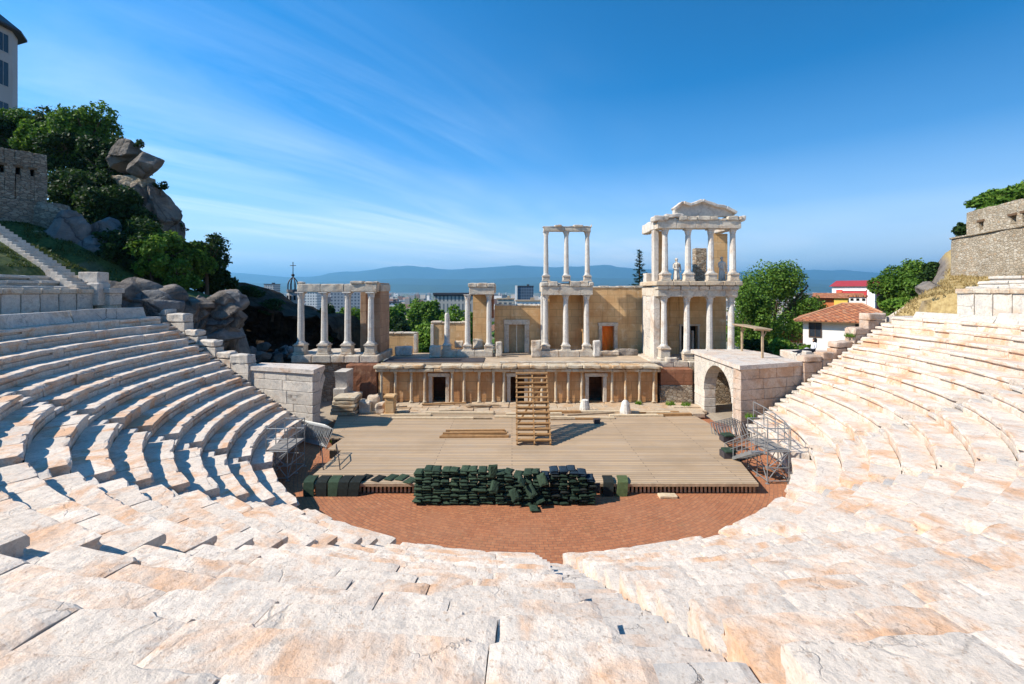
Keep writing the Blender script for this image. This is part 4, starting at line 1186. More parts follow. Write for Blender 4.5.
while x < 3.35:
    pxx = x
    if c < 9: kind, lab, nl = 'green', 'green padded cushion in the neat left half of the big pile', 13
    elif c < 14: kind, lab, nl = 'green2', 'dark green cushion in the slumped middle of the big pile', (12 if c != 11 else 11)
    else: kind, lab, nl = 'darkgreen', 'blackish cushion in the dark right end of the big pile', 13
    if c == 14: nl = 11
    if c >= 18: nl = 12 if c == 18 else 10
    if c < 1: nl = 12
    z = .02
    for l in range(nl):
        slump = 9 <= c <= 13 and l > 4
        key = kind
        if kind == 'green': key = RND.choice(['green', 'green2', 'green2', 'green'])
        if kind == 'darkgreen': key = 'navy' if l >= nl-2 else RND.choice(['darkgreen', 'black', 'darkgreen'])
        top = l >= nl-1
        lab2 = lab
        if top: lab2 = {'green': 'light green cushion on the top layer of the pile, left half', 'green2': 'dark green cushion on the top of the slumped middle', 'darkgreen': 'navy blue cushion on the top layer of the pile, right end'}[kind]
        rx = RND.gauss(0, 2.5) + (-3 if not slump else RND.uniform(-10, 5)); ry = RND.gauss(0, 2.5) + (RND.uniform(-10, 10) if slump else 0)
        if top: rx += 7
        o = cushion(x + RND.gauss(0, .03), 17.55 + RND.gauss(0, .05) + (l*.012) - (.06 if slump else 0)*RND.random(), z, key, (rx, ry, RND.gauss(0, 5) + (RND.uniform(-18, 18) if slump else 0)), lab2, 'cushions of the big pile')
        z += .103 if not slump else .106
    x += .362; c += 1
for k, (x, y, z, key, rot, lab) in enumerate((
    (-.7, 17.3, .75, 'green', (50, 25, 10), 'cushion slipped diagonally on the face of the pile, left of the slump'),
    (.1, 17.3, .45, 'green2', (60, -20, 12), 'cushion leaning steeply in the slumped middle'),
    (.75, 17.28, .6, 'green2', (60, -35, 0), 'cushion tipped on edge near the dark end of the pile'),
    (.35, 17.3, .95, 'green', (12, 38, 0), 'cushion sliding right off the slumped middle'),
    (1.1, 17.28, .25, 'darkgreen', (12, -24, 8), 'cushion poking out low between the middle and the dark end'),
    (.85, 17.0, .02, 'green2', (0, 0, 6), 'lone green cushion lying on the bricks in front of the pile'),
    (-.75, 17.5, 1.32, 'green', (80, 0, 12), 'cushion standing upright on top of the pile'),
    (1.2, 17.4, 1.0, 'green', (60, -20, 0), 'light green cushion upright beside the navy ones'),
    (3.35, 17.6, .55, 'navy', (-70, 0, 4), 'navy cushion leaning at the right end of the pile'))):
    cushion(x, y, z, key, rot, lab, 'cushions of the big pile')
# mats hanging over the stage front and lying on its edge
def mat_over(px, key, lab, tw=4):
    Y = 18.3; x = XU(px, Y); w = .43; mb = MB(); prof = [(18.85, zs+.05), (18.55, zs+.085), (18.34, zs+.075), (18.22, zs+.03), (18.14, zs-.12), (18.10, .10), (18.09, .02)]
    sk = RND.uniform(-.04, .04)
    vs = []; n = len(prof)
    for s_, off in ((0, 0), (1, .055)):
        for i, (y, z) in enumerate(prof):
            for xx in (x-w/2 + sk*i, x+w/2 + sk*i):
                vs.append((xx, y - (off if i > 2 else off*.2) + .055, z + (off if i <= 3 else 0) - .05 + .045*(i <= 3)))
    fs = []
    for i in range(n-1):
        b = i*2; t_ = n*2 + i*2
        fs += [(b, b+1, b+3, b+2), (t_, t_+2, t_+3, t_+1), (b, b+2, t_+2, t_), (b+1, t_+1, t_+3, b+3)]
    fs += [(0, n*2, n*2+1, 1), (n*2-2, n*2-1, n*4-1, n*4-2)]
    mb.add(vs, fs); tag(mb.build('hanging_mat', CM[key][0].materials[0]), lab, 'mat', 'padded mats hanging over the stage edge')
for px, key, lab in ((307.5,'green2','green mat hanging over the stage edge, leftmost of the row'),(321,'black','dark mat hanging between the two green ones at the left'),(332.5,'green','bright green mat hanging over the left stage edge'),(344.5,'black','black mat, fourth in the hanging row'),(356.5,'black','black mat at the right end of the left hanging row'),(610,'black','black mat hanging just right of the big pile'),(625,'olive','olive mat hanging alone right of the black one')):
    mat_over(px, key, lab)
for px, py, key, lab in ((366,477,'black','black mat lying flat on the stage edge, leftmost of four'),(379,478,'black','black mat lying flat beside the first green one'),(392,477,'green2','green mat lying flat, third from the left'),(402.5,477,'green','green mat lying flat, fourth from the left'),(411,480,'green','green mat lying flat next to the big pile')):
    Y = F*(EYE-zs)/(py-HY); cushion(XU(px, Y), Y-.1, zs+.004, key, (0, 0, -22), lab, 'mats lying on the stage edge', sc_=(1.1, 1.25, .6))
# stage-light boxes with green covers standing on the bricks at the right
for (px, py, lab) in ((727, 441, 'green covered box near the right edge of the stage, the farther one'), (728, 457, 'green covered box near the right edge of the stage, the nearer one')):
    Y = F*(EYE-zs)/(py-HY); x = XU(px, Y)
    t = thing('covered_box', lab, 'box', (x, Y, zs), 'covered boxes at the right edge of the stage')
    mb = MB(); mb.box(x-.30, x+.24, Y-.25, Y+.25, zs+.003, zs+.30); mb.build('box', M['slate'], t)
    mb = MB(); mb.stone(x-.26, x+.30, Y-.32, Y+.26, zs+.302, zs+.40, .15, .02, .05); mb.build('cover', CM['green2'][0].materials[0], t)
mb = MB(); mb.stone(6.0, 6.75, 17.9, 18.2, .0, .12, .2, .03, .03); tag(mb.build('rope_bundle', M['palewood']), 'small tan bundle on the bricks below the stage edge', 'bundle')
# handrail loops at the left corner of the deck
t = thing('handrail', 'two thin black bent rails at the left corner of the stage', 'rail', (-9.0, 20.2, zs))
for dx in (0, .75):
    mb = MB(); pts = [(-9.3+dx, 21.4, zs), (-9.3+dx, 21.4, zs+.55), (-8.9+dx, 20.6, zs+.5), (-8.5+dx, 19.8, zs+.1), (-8.45+dx, 19.7, zs)]
    for a, b in zip(pts, pts[1:]): mb.tube(a, b, .022, 6)
    mb.build('rail', M['iron'], t)

# ------------------------------------------------------------------ scaffolds
M['oldgrey'] = plain('grey_planks', (.26,.24,.22), .85, .25, 5)
def scaffold(lab, x0, x1, y0, y1, zp, sgn):
    t = thing('scaffold_tower', lab, 'scaffold', ((x0+x1)/2, y0, 0), 'scaffold towers beside the orchestra')
    s = M['steel']
    for x in (x0, x1):
        for y in (y0, (y0+y1)/2, y1):
            mb = MB(); mb.tube((x, y, 0), (x, y, zp+1.05), .024, 6); mb.tube((x, y, 0), (x, y, .02), .09, 6); mb.build('standard', s, t)
    for z in (.12, zp*.5, zp, zp+.55, zp+1.02):
        mb = MB()
        for x in (x0, x1): mb.tube((x, y0, z), (x, y1, z), .024, 6)
        for y in (y0, y1): mb.tube((x0, y, z), (x1, y, z), .024, 6)
        mb.build('ledger', s, t)
    for (a, b) in (((x0,y0,.12),(x1,y0,zp)), ((x1,y0,.12),(x0,y0,zp)), ((x0,y0,.12),(x0,(y0+y1)/2,zp)), ((x0,y1,.12),(x0,(y0+y1)/2,zp)), ((x1,y0,.12),(x1,(y0+y1)/2,zp)), ((x1,y1,.12),(x1,(y0+y1)/2,zp)),
                   ((x0,y0,zp*.5),(x1,y0,zp)), ((x1,y0,zp*.5),(x0,y0,zp))):
        mb = MB(); mb.tube(a, b, .02, 6); mb.build('brace', s, t)
    n = 5; mb = MB()
    for q in range(n): mb.box(x0+.02, x1-.02, y0 + (y1-y0)*q/n+.01, y0 + (y1-y0)*(q+1)/n-.01, zp+.025, zp+.065)
    mb.build('platform', M['oldgrey'], t)
    return t
scaffold('grey scaffold tower with cross braces against the left podium', -10.95, -10.0, 19.6, 21.2, 1.3, -1)
scaffold('tall tangled scaffold stair tower against the right podium', 11.2, 12.15, 19.3, 20.9, 1.4, 1)
# stair flight with handrails leaning on the right tower
t = thing('scaffold_stair', 'metal stair flight with railings rising to the right scaffold tower', 'stairs', (10.6, 21, 0))
for xx in (10.5, 11.1):
    mb = MB(); mb.bar((xx, 19.3, 1.38), (xx, 21.7, .08), .04, .14); mb.build('stringer', M['steel'], t)
    mb = MB(); mb.tube((xx, 19.3, 2.25), (xx, 21.7, .95), .02, 6); mb.tube((xx, 19.3, 1.85), (xx, 21.7, .55), .018, 6)
    for u in (0, .33, .66, 1): mb.tube((xx, 19.3+2.4*u, 1.4-1.3*u), (xx, 19.3+2.4*u, 2.25-1.3*u), .022, 6)
    mb.build('handrail', M['steel'], t)
for q in range(7):
    u = (q+.5)/7; mb = MB(); mb.box(10.52, 11.08, 19.2+2.4*u, 19.45+2.4*u, 1.4-1.3*u, 1.44-1.3*u); mb.build('tread', M['steel'], t)
t = thing('guard_rail', 'long steel guard rail along the edge of the first seat row on the right', 'rail', (13, 24, Z0))
mb = MB(); pts = [pol(R0+.15, R(a), Z0+.95) for a in (68, 73, 79, 85, 90)]
for a, b in zip(pts, pts[1:]): mb.tube(a, b, .028, 6); mb.tube((a[0], a[1], a[2]-.45), (b[0], b[1], b[2]-.45), .02, 6)
mb.build('rail', M['steel'], t)
for p in pts: mb = MB(); mb.tube((p[0], p[1], Z0-.02), p, .026, 6); mb.build('post', M['steel'], t)
# folded crowd barriers stacked near both gates
def barrier():
    t = thing('crowd_barrier', 'x', 'barrier', (0, 0, 0)); mb = MB()
    for a, b in (((-1,0,.12),(1,0,.12)), ((-1,0,1.05),(1,0,1.05)), ((-1,0,.0),(-1,0,1.05)), ((1,0,0),(1,0,1.05))): mb.tube(a, b, .022, 6)
    mb.build('outer_frame', M['steel'], t); mb = MB()
    for q in range(1, 8): mb.tube((-1+q/4, 0, .12), (-1+q/4, 0, 1.05), .012, 5)
    mb.build('bars', M['steel'], t); return t
b0 = barrier(); first = True
for (xx, yy, n, gl, rz) in ((-11.3, 24.6, 5, 'leaning in the left stack beside the left gate', 62), (12.1, 25.0, 5, 'leaning in the stack by the right gate', 120)):
    for q in range(n):
        o = b0 if first else copy_tree(b0); first = False
        o.location = (xx + .12*q, yy - .17*q, .02); o.rotation_euler = Euler((R(-12-4*q), 0, R(rz-90 if rz < 90 else rz-90)), 'XYZ')
        o['label'] = 'galvanised crowd barrier ' + gl; o['group'] = 'crowd barriers ' + gl
# wooden shelter on the gate roof
t = thing('wooden_canopy', 'small flat wooden canopy on thin posts above the right arch', 'canopy', (16, 29.4, 4.2))
mb = MB(); xf = Matrix.Translation((15.95, 29.4, 6.02)) @ Matrix.Rotation(R(-6), 4, 'Z') @ Matrix.Rotation(R(3), 4, 'Y')
for q in range(9): mb.box(-.5, .5, -1.9+.42*q, -1.9+.42*q+.40, 0, .07, None, xf)
mb.build('roof', M['oldwood'], t)
mb = MB(); mb.box(-.48, .48, -1.7, -1.6, -.10, -.005, None, xf); mb.box(-.48, .48, 1.5, 1.6, -.10, -.005, None, xf); mb.build('beam', M['oldwood'], t)
for (x, y) in ((16.2, 31.0), (15.85, 27.85)):
    mb = MB(); mb.box(x-.055, x+.055, y-.055, y+.055, 4.2, 5.98); mb.build('post', M['oldwood'], t)
    mb = MB(); mb.bar((x-.02, y, 5.4), (x+.25, y+.02, 5.85), .05, .05); mb.build('brace', M['oldwood'], t)

# a slab terrace beyond the gate, where someone sits
mb = MB(); mb.stone(19.1, 22.2, 28.75, 31.4, 3.6, 4.25, .5, .02, .04); mb.stone(18.9, 19.3, 28.3, 28.74, 3.0, 4.55, .4, .02, .03)
tag(mb.build('low_wall', M['step']), 'low white wall top behind the stepped right wall', 'wall')
def person():
    import bmesh
    bx, by, bz = XU(812.5, 29.3), 29.3, 4.28
    J = {'pelvis': (0,0,.12,.135), 'waist': (.05,0,.30,.115), 'chest': (.10,0,.50,.14), 'neck': (.11,0,.63,.055), 'head': (.10,0,.72,.085), 'crown': (.10,0,.81,.075),
         'kneeL': (-.42,-.12,.30,.07), 'footL': (-.80,-.13,.07,.05), 'toeL': (-.96,-.13,.05,.035), 'kneeR': (-.45,.12,.16,.07), 'footR': (-.90,.14,.07,.05), 'toeR': (-1.05,.14,.09,.035),
         'hipL': (-.05,-.10,.12,.09), 'hipR': (-.05,.10,.12,.09), 'shL': (.10,-.17,.55,.055), 'elL': (.02,-.24,.34,.042), 'waL': (-.16,-.20,.28,.03), 'haL': (-.24,-.19,.28,.032),
         'shR': (.10,.17,.55,.055), 'elR': (.22,.24,.32,.042), 'waR': (.30,.22,.10,.03), 'haR': (.31,.21,.03,.032)}
    E = [('pelvis','waist'),('waist','chest'),('chest','neck'),('neck','head'),('head','crown'),('pelvis','hipL'),('hipL','kneeL'),('kneeL','footL'),('footL','toeL'),
         ('pelvis','hipR'),('hipR','kneeR'),('kneeR','footR'),('footR','toeR'),('chest','shL'),('shL','elL'),('elL','waL'),('waL','haL'),('chest','shR'),('shR','elR'),('elR','waR'),('waR','haR')]
    names = list(J); me = bpy.data.meshes.new('person'); me.from_pydata([J[n][:3] for n in names], [(names.index(a), names.index(b)) for a, b in E], [])
    o = bpy.data.objects.new('person', me); COL.objects.link(o); o.location = (bx, by, bz); o.scale = (1.18, 1.18, 1.18)
    o.modifiers.new('skin', 'SKIN'); 
    if not me.skin_vertices: 
        bpy.context.view_layer.objects.active = o
    sv = me.skin_vertices[0].data
    for i, n in enumerate(names): r = J[n][3]; sv[i].radius = (r, r); sv[i].use_root = (n == 'pelvis')
    s = o.modifiers.new('sub', 'SUBSURF'); s.levels = s.render_levels = 2
    m, nt, b = newmat('clothing'); g = G(nt, True); z = g.sep(g.pos)
    c = g.mix(g.ramp(z[2], (.27, 0), (.29, 1), interp='CONSTANT'), (.02,.025,.04), (.55,.56,.58))
    c = g.mix(g.ramp(z[2], (.62, 0), (.63, 1), interp='CONSTANT'), c, (.50,.30,.20))
    g.L.new(c, b.inputs['Base Color']); me.materials.append(m)
    tag(o, 'dark haired person in a pale top sitting on the low wall, legs stretched out', 'person')
    mb = MB(); mb.lathe([(.02, bz+.87), (.075, bz+.86), (.105, bz+.80), (.108, bz+.72), (.095, bz+.62), (.07, bz+.55)], bx+.135, by, 12, .01)
    h_ = mb.build('hair', plain('dark_hair', (.015,.011,.01), .6, .1), o, True)
person()

# ------------------------------------------------------------------ buildings
def windows(parent, face, rects, mat='glass', frame='frame', sill=True, fw=.08):
    """face: function (u, d, z) -> world point; u along the wall, d outward. rects (u0,u1,z0,z1)"""
    for (u0, u1, z0, z1) in rects:
        def bxx(mb, a, b, c, d, e, f):
            vs = [face(u, dd, z) for z in (e, f) for dd in (c, d) for u in (a, b)]
            mb.add(vs, [(0,2,3,1), (4,5,7,6), (0,1,5,4), (2,6,7,3), (0,4,6,2), (1,3,7,5)])
        mb = MB(); bxx(mb, u0, u1, .002, .02, z0, z1); w = mb.build('window', M[mat], parent)
        mb = MB(); bxx(mb, u0-fw, u0, .002, .06, z0-fw, z1+fw); bxx(mb, u1, u1+fw, .002, .06, z0-fw, z1+fw); bxx(mb, u0, u1, .002, .055, z0-fw, z0); bxx(mb, u0, u1, .002, .055, z1, z1+fw)
        bxx(mb, (u0+u1)/2-.02, (u0+u1)/2+.02, .021, .05, z0, z1)
        mb.build('frame', M[frame], w)
# white house with tiled roof on the right, turned so that its front faces the theatre
def hb(mb, xf, x0, x1, y0, y1, z0, z1, tint=None): mb.box(x0, x1, y0, y1, z0, z1, tint, xf)
def frame_at(x, y, deg): return Matrix.Translation((x, y, 0)) @ Matrix.Rotation(R(deg), 4, 'Z')
def facer(xf): return lambda u, d, z: tuple(xf @ Vector((u, -d, z)))
Yh = 44.0
xf = frame_at(XU(803, Yh), Yh, -36)
t = thing('white_house', 'white rendered house with clay tile hip roof beyond the stepped wall', 'house', (XU(835, Yh), Yh, 0))
zr = ZU(319.5, Yh); zp = ZU(305.5, Yh+2)
L_, D_ = 7.0, 7.0
mb = MB(); hb(mb, xf, 0, L_, 0, D_, -2, zr-.02, .4); mb.build('wall', M['white'], t)
ov = .7; e = [(-ov, -ov), (L_+ov, -ov), (L_+ov, D_+ov), (-ov, D_+ov)]
r0 = (3.2, D_/2, zp+.25); r1 = (L_-2.2, D_/2, zp+.25)
vs = [(x, y, zr) for x, y in e] + [r0, r1] + [(x, y, zr-.10) for x, y in e]; vs = [tuple(xf @ Vector(p)) for p in vs]
mb = MB(); mb.add(vs, [(0,1,5,4), (1,2,5), (2,3,4,5), (3,0,4), (6,7,1,0), (7,8,2,1), (8,9,3,2), (9,6,0,3), (9,8,7,6)], .5); rf = mb.build('roof', M['tiles'], t)
mb = MB()
for a, b in ((vs[0], vs[4]), (vs[4], vs[5]), (vs[1], vs[5])): mb.tube(a, b, .10, 8)
mb.build('ridge_tiles', plain('ridge_tile', (.50,.27,.16), .8, .2, 4), rf)
mb = MB(); hb(mb, xf, -ov+.02, L_+ov-.02, -ov+.02, -.02, zr-.20, zr-.105); mb.build('eaves', M['darkwood'], t)
windows(t, facer(xf), [(.55, 1.45, ZU(336,Yh), ZU(322,Yh)), (4.2, 5.1, ZU(336,Yh), ZU(322,Yh))])
t2 = thing('chimney_lantern', 'white boxy roof turret with three small arched openings above the tiled roof', 'chimney', (XU(857, 50), 50, 5)); a, b = XU(849, 50), XU(861, 50)
xf = frame_at(a, 50, -38); w_ = 1.55
mb = MB(); hb(mb, xf, 0, w_, 0, 1.2, 4.4, ZU(297, 50)); mb.build('body', M['white'], t2)
mb = MB(); hb(mb, xf, -.12, w_+.12, -.12, 1.32, ZU(297, 50)+.003, ZU(295.2, 50)); mb.build('cap', M['tiles'], t2)
for q in range(3):
    xm = w_*(q+.5)/3; mb = MB(); hb(mb, xf, xm-.13, xm+.13, -.04, -.005, ZU(300.5,50), ZU(298.3,50)); mb.build('opening', M['dark'], t2)
t = thing('yellow_house', 'low yellow walled house with a dark window behind the tiled roof', 'house', (XU(840, 62), 62, 0)); xf = frame_at(XU(834, 62), 62, -38)
mb = MB(); hb(mb, xf, 0, 3.2, 0, 5, -5, ZU(298, 62)); mb.build('wall', M['yellow'], t)
windows(t, facer(xf), [(1.6, 2.7, ZU(304.5,62), ZU(301,62))])
SW = Matrix(((0,0,1,0),(1,0,0,0),(0,1,0,0),(0,0,0,1)))
mb = MB(); mb.prism([(-.3, ZU(298,62)), (5.3, ZU(298,62)), (2.5, ZU(298,62)+.7)], -2.6, 3.3, xf=xf @ SW); mb.build('roof', M['tiles'], t)
mb = MB(); hb(mb, xf, -2.4, -.02, .3, 5, -5, ZU(298.5, 62)); mb.build('side_wing', plain('orange_wall', (.55,.17,.06), .85, .15, 1), t)
Yr = 95.0
t = thing('red_building', 'building with dark red roof and red and white walls, farthest house at the right', 'building', (XU(858, Yr), Yr, 0)); xf = frame_at(XU(832, Yr), Yr, -55); L_, D_ = 7.4, 7.0
ze = ZU(286.3, 92); mb = MB(); hb(mb, xf, 0, L_, 0, D_, -20, ze); mb.build('wall', M['white'], t)
mb = MB(); hb(mb, xf, .8, L_-1.3, -.12, -.01, -20, ze-.75); mb.build('red_panel', M['red'], t)
mb = MB(); hb(mb, xf, 2.0, L_-1.4, -.24, -.13, ze-.95, ze-.70); mb.build('corbels', M['white'], t)
mb = MB(); mb.prism([(-.5, ze), (D_+.5, ze), (D_/2, ze+1.25)], -.4, L_+.6, xf=xf @ SW); mb.build('roof', M['redroof'], t)
mb = MB(); hb(mb, xf, L_+.01, L_+.08, .9, D_-.9, -20, ze-.4); mb.build('porch', plain('porch_wall', (.28,.06,.07), .8, .1, 1), t)
mb = MB(); hb(mb, xf, 1.0, 1.9, -.28, -.14, -20, ze-1.0); mb.build('buttress', plain('orange_paint', (.55,.13,.06), .8, .1, 1), t)
t = thing('low_house', 'small house with a sloping orange tiled roof below the trees', 'house', (XU(795, 50), 50, 0)); xf = frame_at(XU(784, 50), 50, -36)
mb = MB(); hb(mb, xf, 0, 4, 0, 4, -4, ZU(341, 50)); mb.build('wall', M['white'], t)
mb = MB(); vs = [(-.4,-.5,ZU(340,50)), (4.4,-.5,ZU(340,50)), (4.4,4.5,ZU(330,50)), (-.4,4.5,ZU(334,50))]; vs = [tuple(xf @ Vector(p)) for p in vs]
mb.add(vs + [(x, y, z-.15) for x, y, z in vs], [(0,1,2,3), (7,6,5,4), (0,4,5,1), (1,5,6,2), (2,6,7,3), (3,7,4,0)]); mb.build('roof', M['tiles'], t)

# rounded turret house at the upper left
Yq = 60.0
def octa(cx, cy, r, n=10): return [(cx + r*math.cos(2*PI*(k+.5)/n), cy + r*math.sin(2*PI*(k+.5)/n)) for k in range(n)]
t = thing('turret_house', 'pale pink turret with dark conical roof and tall dark windows, top left corner', 'house', (-70, Yq, 26))
rT = 3.7; cxT = XU(16.5, Yq) - rT*.98 - 1.75; mb = MB(); zt = ZU(25, Yq)
mb.prism(octa(cxT, Yq, rT), 8, zt); mb.build('turret_wall', M['pinkwall'], t)
mb = MB(); mb.box(cxT-18, cxT-3.2, Yq-1.5, Yq+1.0, 8, zt-.6); mb.build('house_wall', M['pinkwall'], t)
mb = MB(); ring = octa(cxT, Yq, rT+.95); ring2 = octa(cxT, Yq, rT*.45)
n = 10; vs = [(x, y, zt+.02) for x, y in ring] + [(x, y, zt+2.6) for x, y in ring2] + [(cxT, Yq, zt+4.6)] + [(x, y, zt-.25) for x, y in octa(cxT, Yq, rT+.95)]
fs = [(k, (k+1) % n, n+(k+1) % n, n+k) for k in range(n)] + [(n+k, n+(k+1) % n, 2*n) for k in range(n)] + [(2*n+1+k, 2*n+1+(k+1) % n, (k+1) % n, k) for k in range(n)] + [tuple(2*n+1+k for k in range(n))[::-1]]
mb.add(vs, fs, .5); mb.build('roof', M['slate'], t)
for k in range(10):
    am = 2*PI*(k+1)/10
    if not (math.sin(am) < .35 and math.cos(am) > -.4): continue
    c_, s_ = math.cos(am), math.sin(am); ap = rT*math.cos(PI/10)
    fc = lambda u, d, z, c_=c_, s_=s_, ap=ap: (cxT + (ap+d)*c_ - u*s_, Yq + (ap+d)*s_ + u*c_, z)
    windows(t, fc, [(-.62, .62, ZU(py1, Yq), ZU(py0, Yq)) for py0, py1 in ((33, 51), (61, 85), (102, 116))], frame='pinkwall', fw=.12)
mb = MB(); mb.prism(octa(cxT, Yq, rT+.35), ZU(128,Yq), ZU(122, Yq)); mb.build('string_course', M['white'], t)
# white boundary rail by the boulder and pale band below it
# fortress walls
def fort(lab, p0, p1, z0, z1, th, mat, wins, name='fortress_wall', parent_thing=None, part='lower_wall', zsag=0, rings=1.0):
    p0 = Vector((*p0, 0)); p1 = Vector((*p1, 0)); d = p1-p0; L = d.length; ang = math.atan2(d.y, d.x)
    t = parent_thing or thing(name, lab, 'stone wall', (p0.x, p0.y, z0))
    xf = Matrix.Translation(p0) @ Matrix.Rotation(ang, 4, 'Z')
    mb = MB(); ops = sorted(wins); x = 0
    def piece(a, b, c, dd):
        if b-a > .02 and dd-c > .02: mb.stone(a, b, 0, th, c, dd, .45, .07*rings, .03, xf=xf, freq=1.1)
    for (a, b, c, dd) in ops:
        piece(x, a, z0, z1); piece(a, b, z0, c); piece(a, b, dd, z1); x = b
    piece(x, L, z0, z1)
    mb.build(part, mat, t)
    for (a, b, c, dd) in ops:
        mb = MB(); mb.box(a-.05, b+.05, th*.45, th*.5, c-.05, dd+.05, None, xf); w = mb.build('window', M['dark'], t)
        mb = MB(); mb.box(a-.12, b+.12, -.06, .12, dd-.02, dd+.14, None, xf); mb.build('lintel', M['darkwood'], w)
    return t
t = fort('high weathered rubble wall on the right with a set back upper storey of three windows', (36.7, 36.8), (31.4, 22.0), 5.5, 12.7, 1.2, M['rubble'], [])
# upper set back wall; windows located along its length
p0 = (37.9, 36.7); p1 = (32.8, 22.0)
def along(px, p0=p0, p1=p1):
    k = (px-HX)/F; dx = p1[0]-p0[0]; dy = p1[1]-p0[1]; s = (k*p0[1]-p0[0])/(dx-k*dy); return s*math.hypot(dx, dy), p0[1]+dy*s
wn = []
for pa, pb, ya, yb_ in ((978.5, 983.5, 231, 222), (1009.5, 1015.5, 225.5, 216), (1022, 1030, 222.5, 213)):
    s0, Y0 = along(pa); s1, Y1 = along(pb); wn.append((s0, s1, ZU(ya, Y0), ZU(yb_, Y0)))
fort('', p0, p1, 12.5, 14.95, .9, M['rubble'], wn, parent_thing=t, part='upper_wall')
mb = MB(); ang = math.atan2(p1[1]-p0[1], p1[0]-p0[0])
d = Vector((31.4-36.7, 22-36.8, 0)); xf = Matrix.Translation((36.7, 36.8, 0)) @ Matrix.Rotation(math.atan2(d.y, d.x), 4, 'Z')
mb.stone(0, d.length, -.12, 1.3, 12.71, 12.86, .5, .04, .04, xf=xf); mb.build('ledge', M['rubble'], t)
mb = MB(); mb.box(37.7, 46, 36.2, 37.4, 5.5, 12.65); mb.box(38.7, 46, 36.5, 37.35, 12.66, 14.9); mb.build('end_wall', M['rubble'], t)
# left castle wall
q0, q1 = (-43.5, 22.5), (-35.7, 33.8)
def alongL(px): 
    k = (px-HX)/F; dx = q1[0]-q0[0]; dy = q1[1]-q0[1]; s = (k*q0[1]-q0[0])/(dx-k*dy); return s*math.hypot(dx, dy), q0[1]+dy*s
wn = []
for pa, pb in ((-1, 4.5), (15.5, 20.5), (30.5, 34.5)):
    s0, Y0 = alongL(pa); s1, Y1 = alongL(pb); wn.append((s0, s1, 17.05, 17.6))
t = fort('dark brown rubble fortress wall with small square windows at the left', q0, q1, 15.2, 18.85, 1.2, M['rubble_dark'], wn, part='upper_wall')
fort('', (-43.3, 22.0), (-35.4, 33.6), 13.0, 15.15, 1.8, M['rubble_dark'], [], parent_thing=t, part='base_wall')
mb = MB(); mb.lathe([(1.0, 13.1), (1.15, 13.6), (1.1, 14.6), (.9, 15.1)], -35.5, 34.0, 14, .08); mb.build('rounded_corner', M['rubble_dark'], t)

# bell tower with open iron dome
Yb = 75.0
t = thing('bell_tower', 'grey bell tower with open iron dome and cross between the rock and the portico', 'church tower', (XU(293, Yb), Yb, 0)); xc = XU(293, Yb); r = 7.5/F*Yb/1.05*.52*1.5/1.5
rw = XU(298, Yb)-XU(293, Yb)
mb = MB(); mb.prism(octa(xc, Yb, rw*1.0, 8), -10, ZU(292, Yb)); mb.build('wall', plain('grey_stone', (.36,.36,.37), .9, .15, 1), t)
mb = MB(); mb.prism(octa(xc, Yb, rw*1.2, 8), ZU(292, Yb)+.002, ZU(289.5, Yb)); mb.build('cornice', plain('dark_stone', (.14,.14,.15), .9, .15, 1), t)
for a in range(8):
    am = 2*PI*a/8
    if math.sin(am) < .2:
        mb = MB(); xx = xc + rw*.95*math.cos(am); yy = Yb + rw*.95*math.sin(am); mb.box(xx-.12, xx+.12, yy-.12, yy+.12, ZU(300,Yb), ZU(295.5,Yb)); mb.build('window', M['dark'], t)
zb = ZU(289.5, Yb); zt2 = ZU(277, Yb)
mb = MB()
for a in range(8):
    am = 2*PI*a/8; prev = None
    for u in range(8):
        v = u/7; rr_ = rw*.98*math.cos(max(0, v-.35)/.65*PI/2)**.8 if v < 1 else .02; z = zb + (zt2-zb)*v
        p = (xc + rr_*math.cos(am), Yb + rr_*math.sin(am), z)
        if prev: mb.tube(prev, p, .075, 5)
        prev = p
mb.build('open_dome', M['iron'], t)
mb = MB(); mb.tube((xc, Yb, zt2-.1), (xc, Yb, ZU(262, Yb)), .07, 6); mb.tube((xc-.5, Yb, ZU(265.5, Yb)), (xc+.5, Yb, ZU(265.5, Yb)), .06, 6)
mb.lathe([(.03, zt2), (.26, zt2+.2), (.26, zt2+.4), (.03, zt2+.6)], xc, Yb, 10); mb.build('cross', M['iron'], t)

# ------------------------------------------------------------------ rocks
def rock(mb, c, s, seed, planes=11, sub=5, rough=.07, rot=0):
    rr = random.Random(seed); P = []
    rough *= .7; s = tuple(k*1.22 for k in s)
    for _ in range(int(planes*1.7)):
        v = Vector((rr.gauss(0,1), rr.gauss(0,1), rr.gauss(0,1))).normalized(); P.append((v, rr.uniform(.50, .80)))
    n = 2**sub//2; vs = []; fs = []; idx = {}
    def put(d):
        k = tuple(round(q, 4) for q in d)
        if k in idx: return idx[k]
        u = d.normalized(); rad = 1.35
        for v, dd in P:
            q = v.dot(u)
            if q > .05: rad = min(rad, dd/q)
        rad = min(rad, 1.15)
        w = u*rad; w += noise.noise_vector(w*2.1 + Vector((seed, 0, 0)))*rough + noise.noise_vector(w*6 + Vector((seed, 0, 0)))*rough*.3
        p = Vector((w.x*s[0], w.y*s[1], w.z*s[2])); p.rotate(Euler((0, 0, rot)))
        idx[k] = len(vs); vs.append(tuple(p + Vector(c))); return idx[k]
    for ax in range(3):
        for sg in (-1, 1):
            for i in range(n):
                for j in range(n):
                    q = []
                    for a, b in ((i,j),(i+1,j),(i+1,j+1),(i,j+1)):
                        d = [0,0,0]; d[ax] = sg; d[(ax+1) % 3] = math.tan((2*a/n-1)*PI/4); d[(ax+2) % 3] = math.tan((2*b/n-1)*PI/4); q.append(put(Vector(d)))
                    fs.append(q if sg > 0 else q[::-1])
    mb.add(vs, fs)
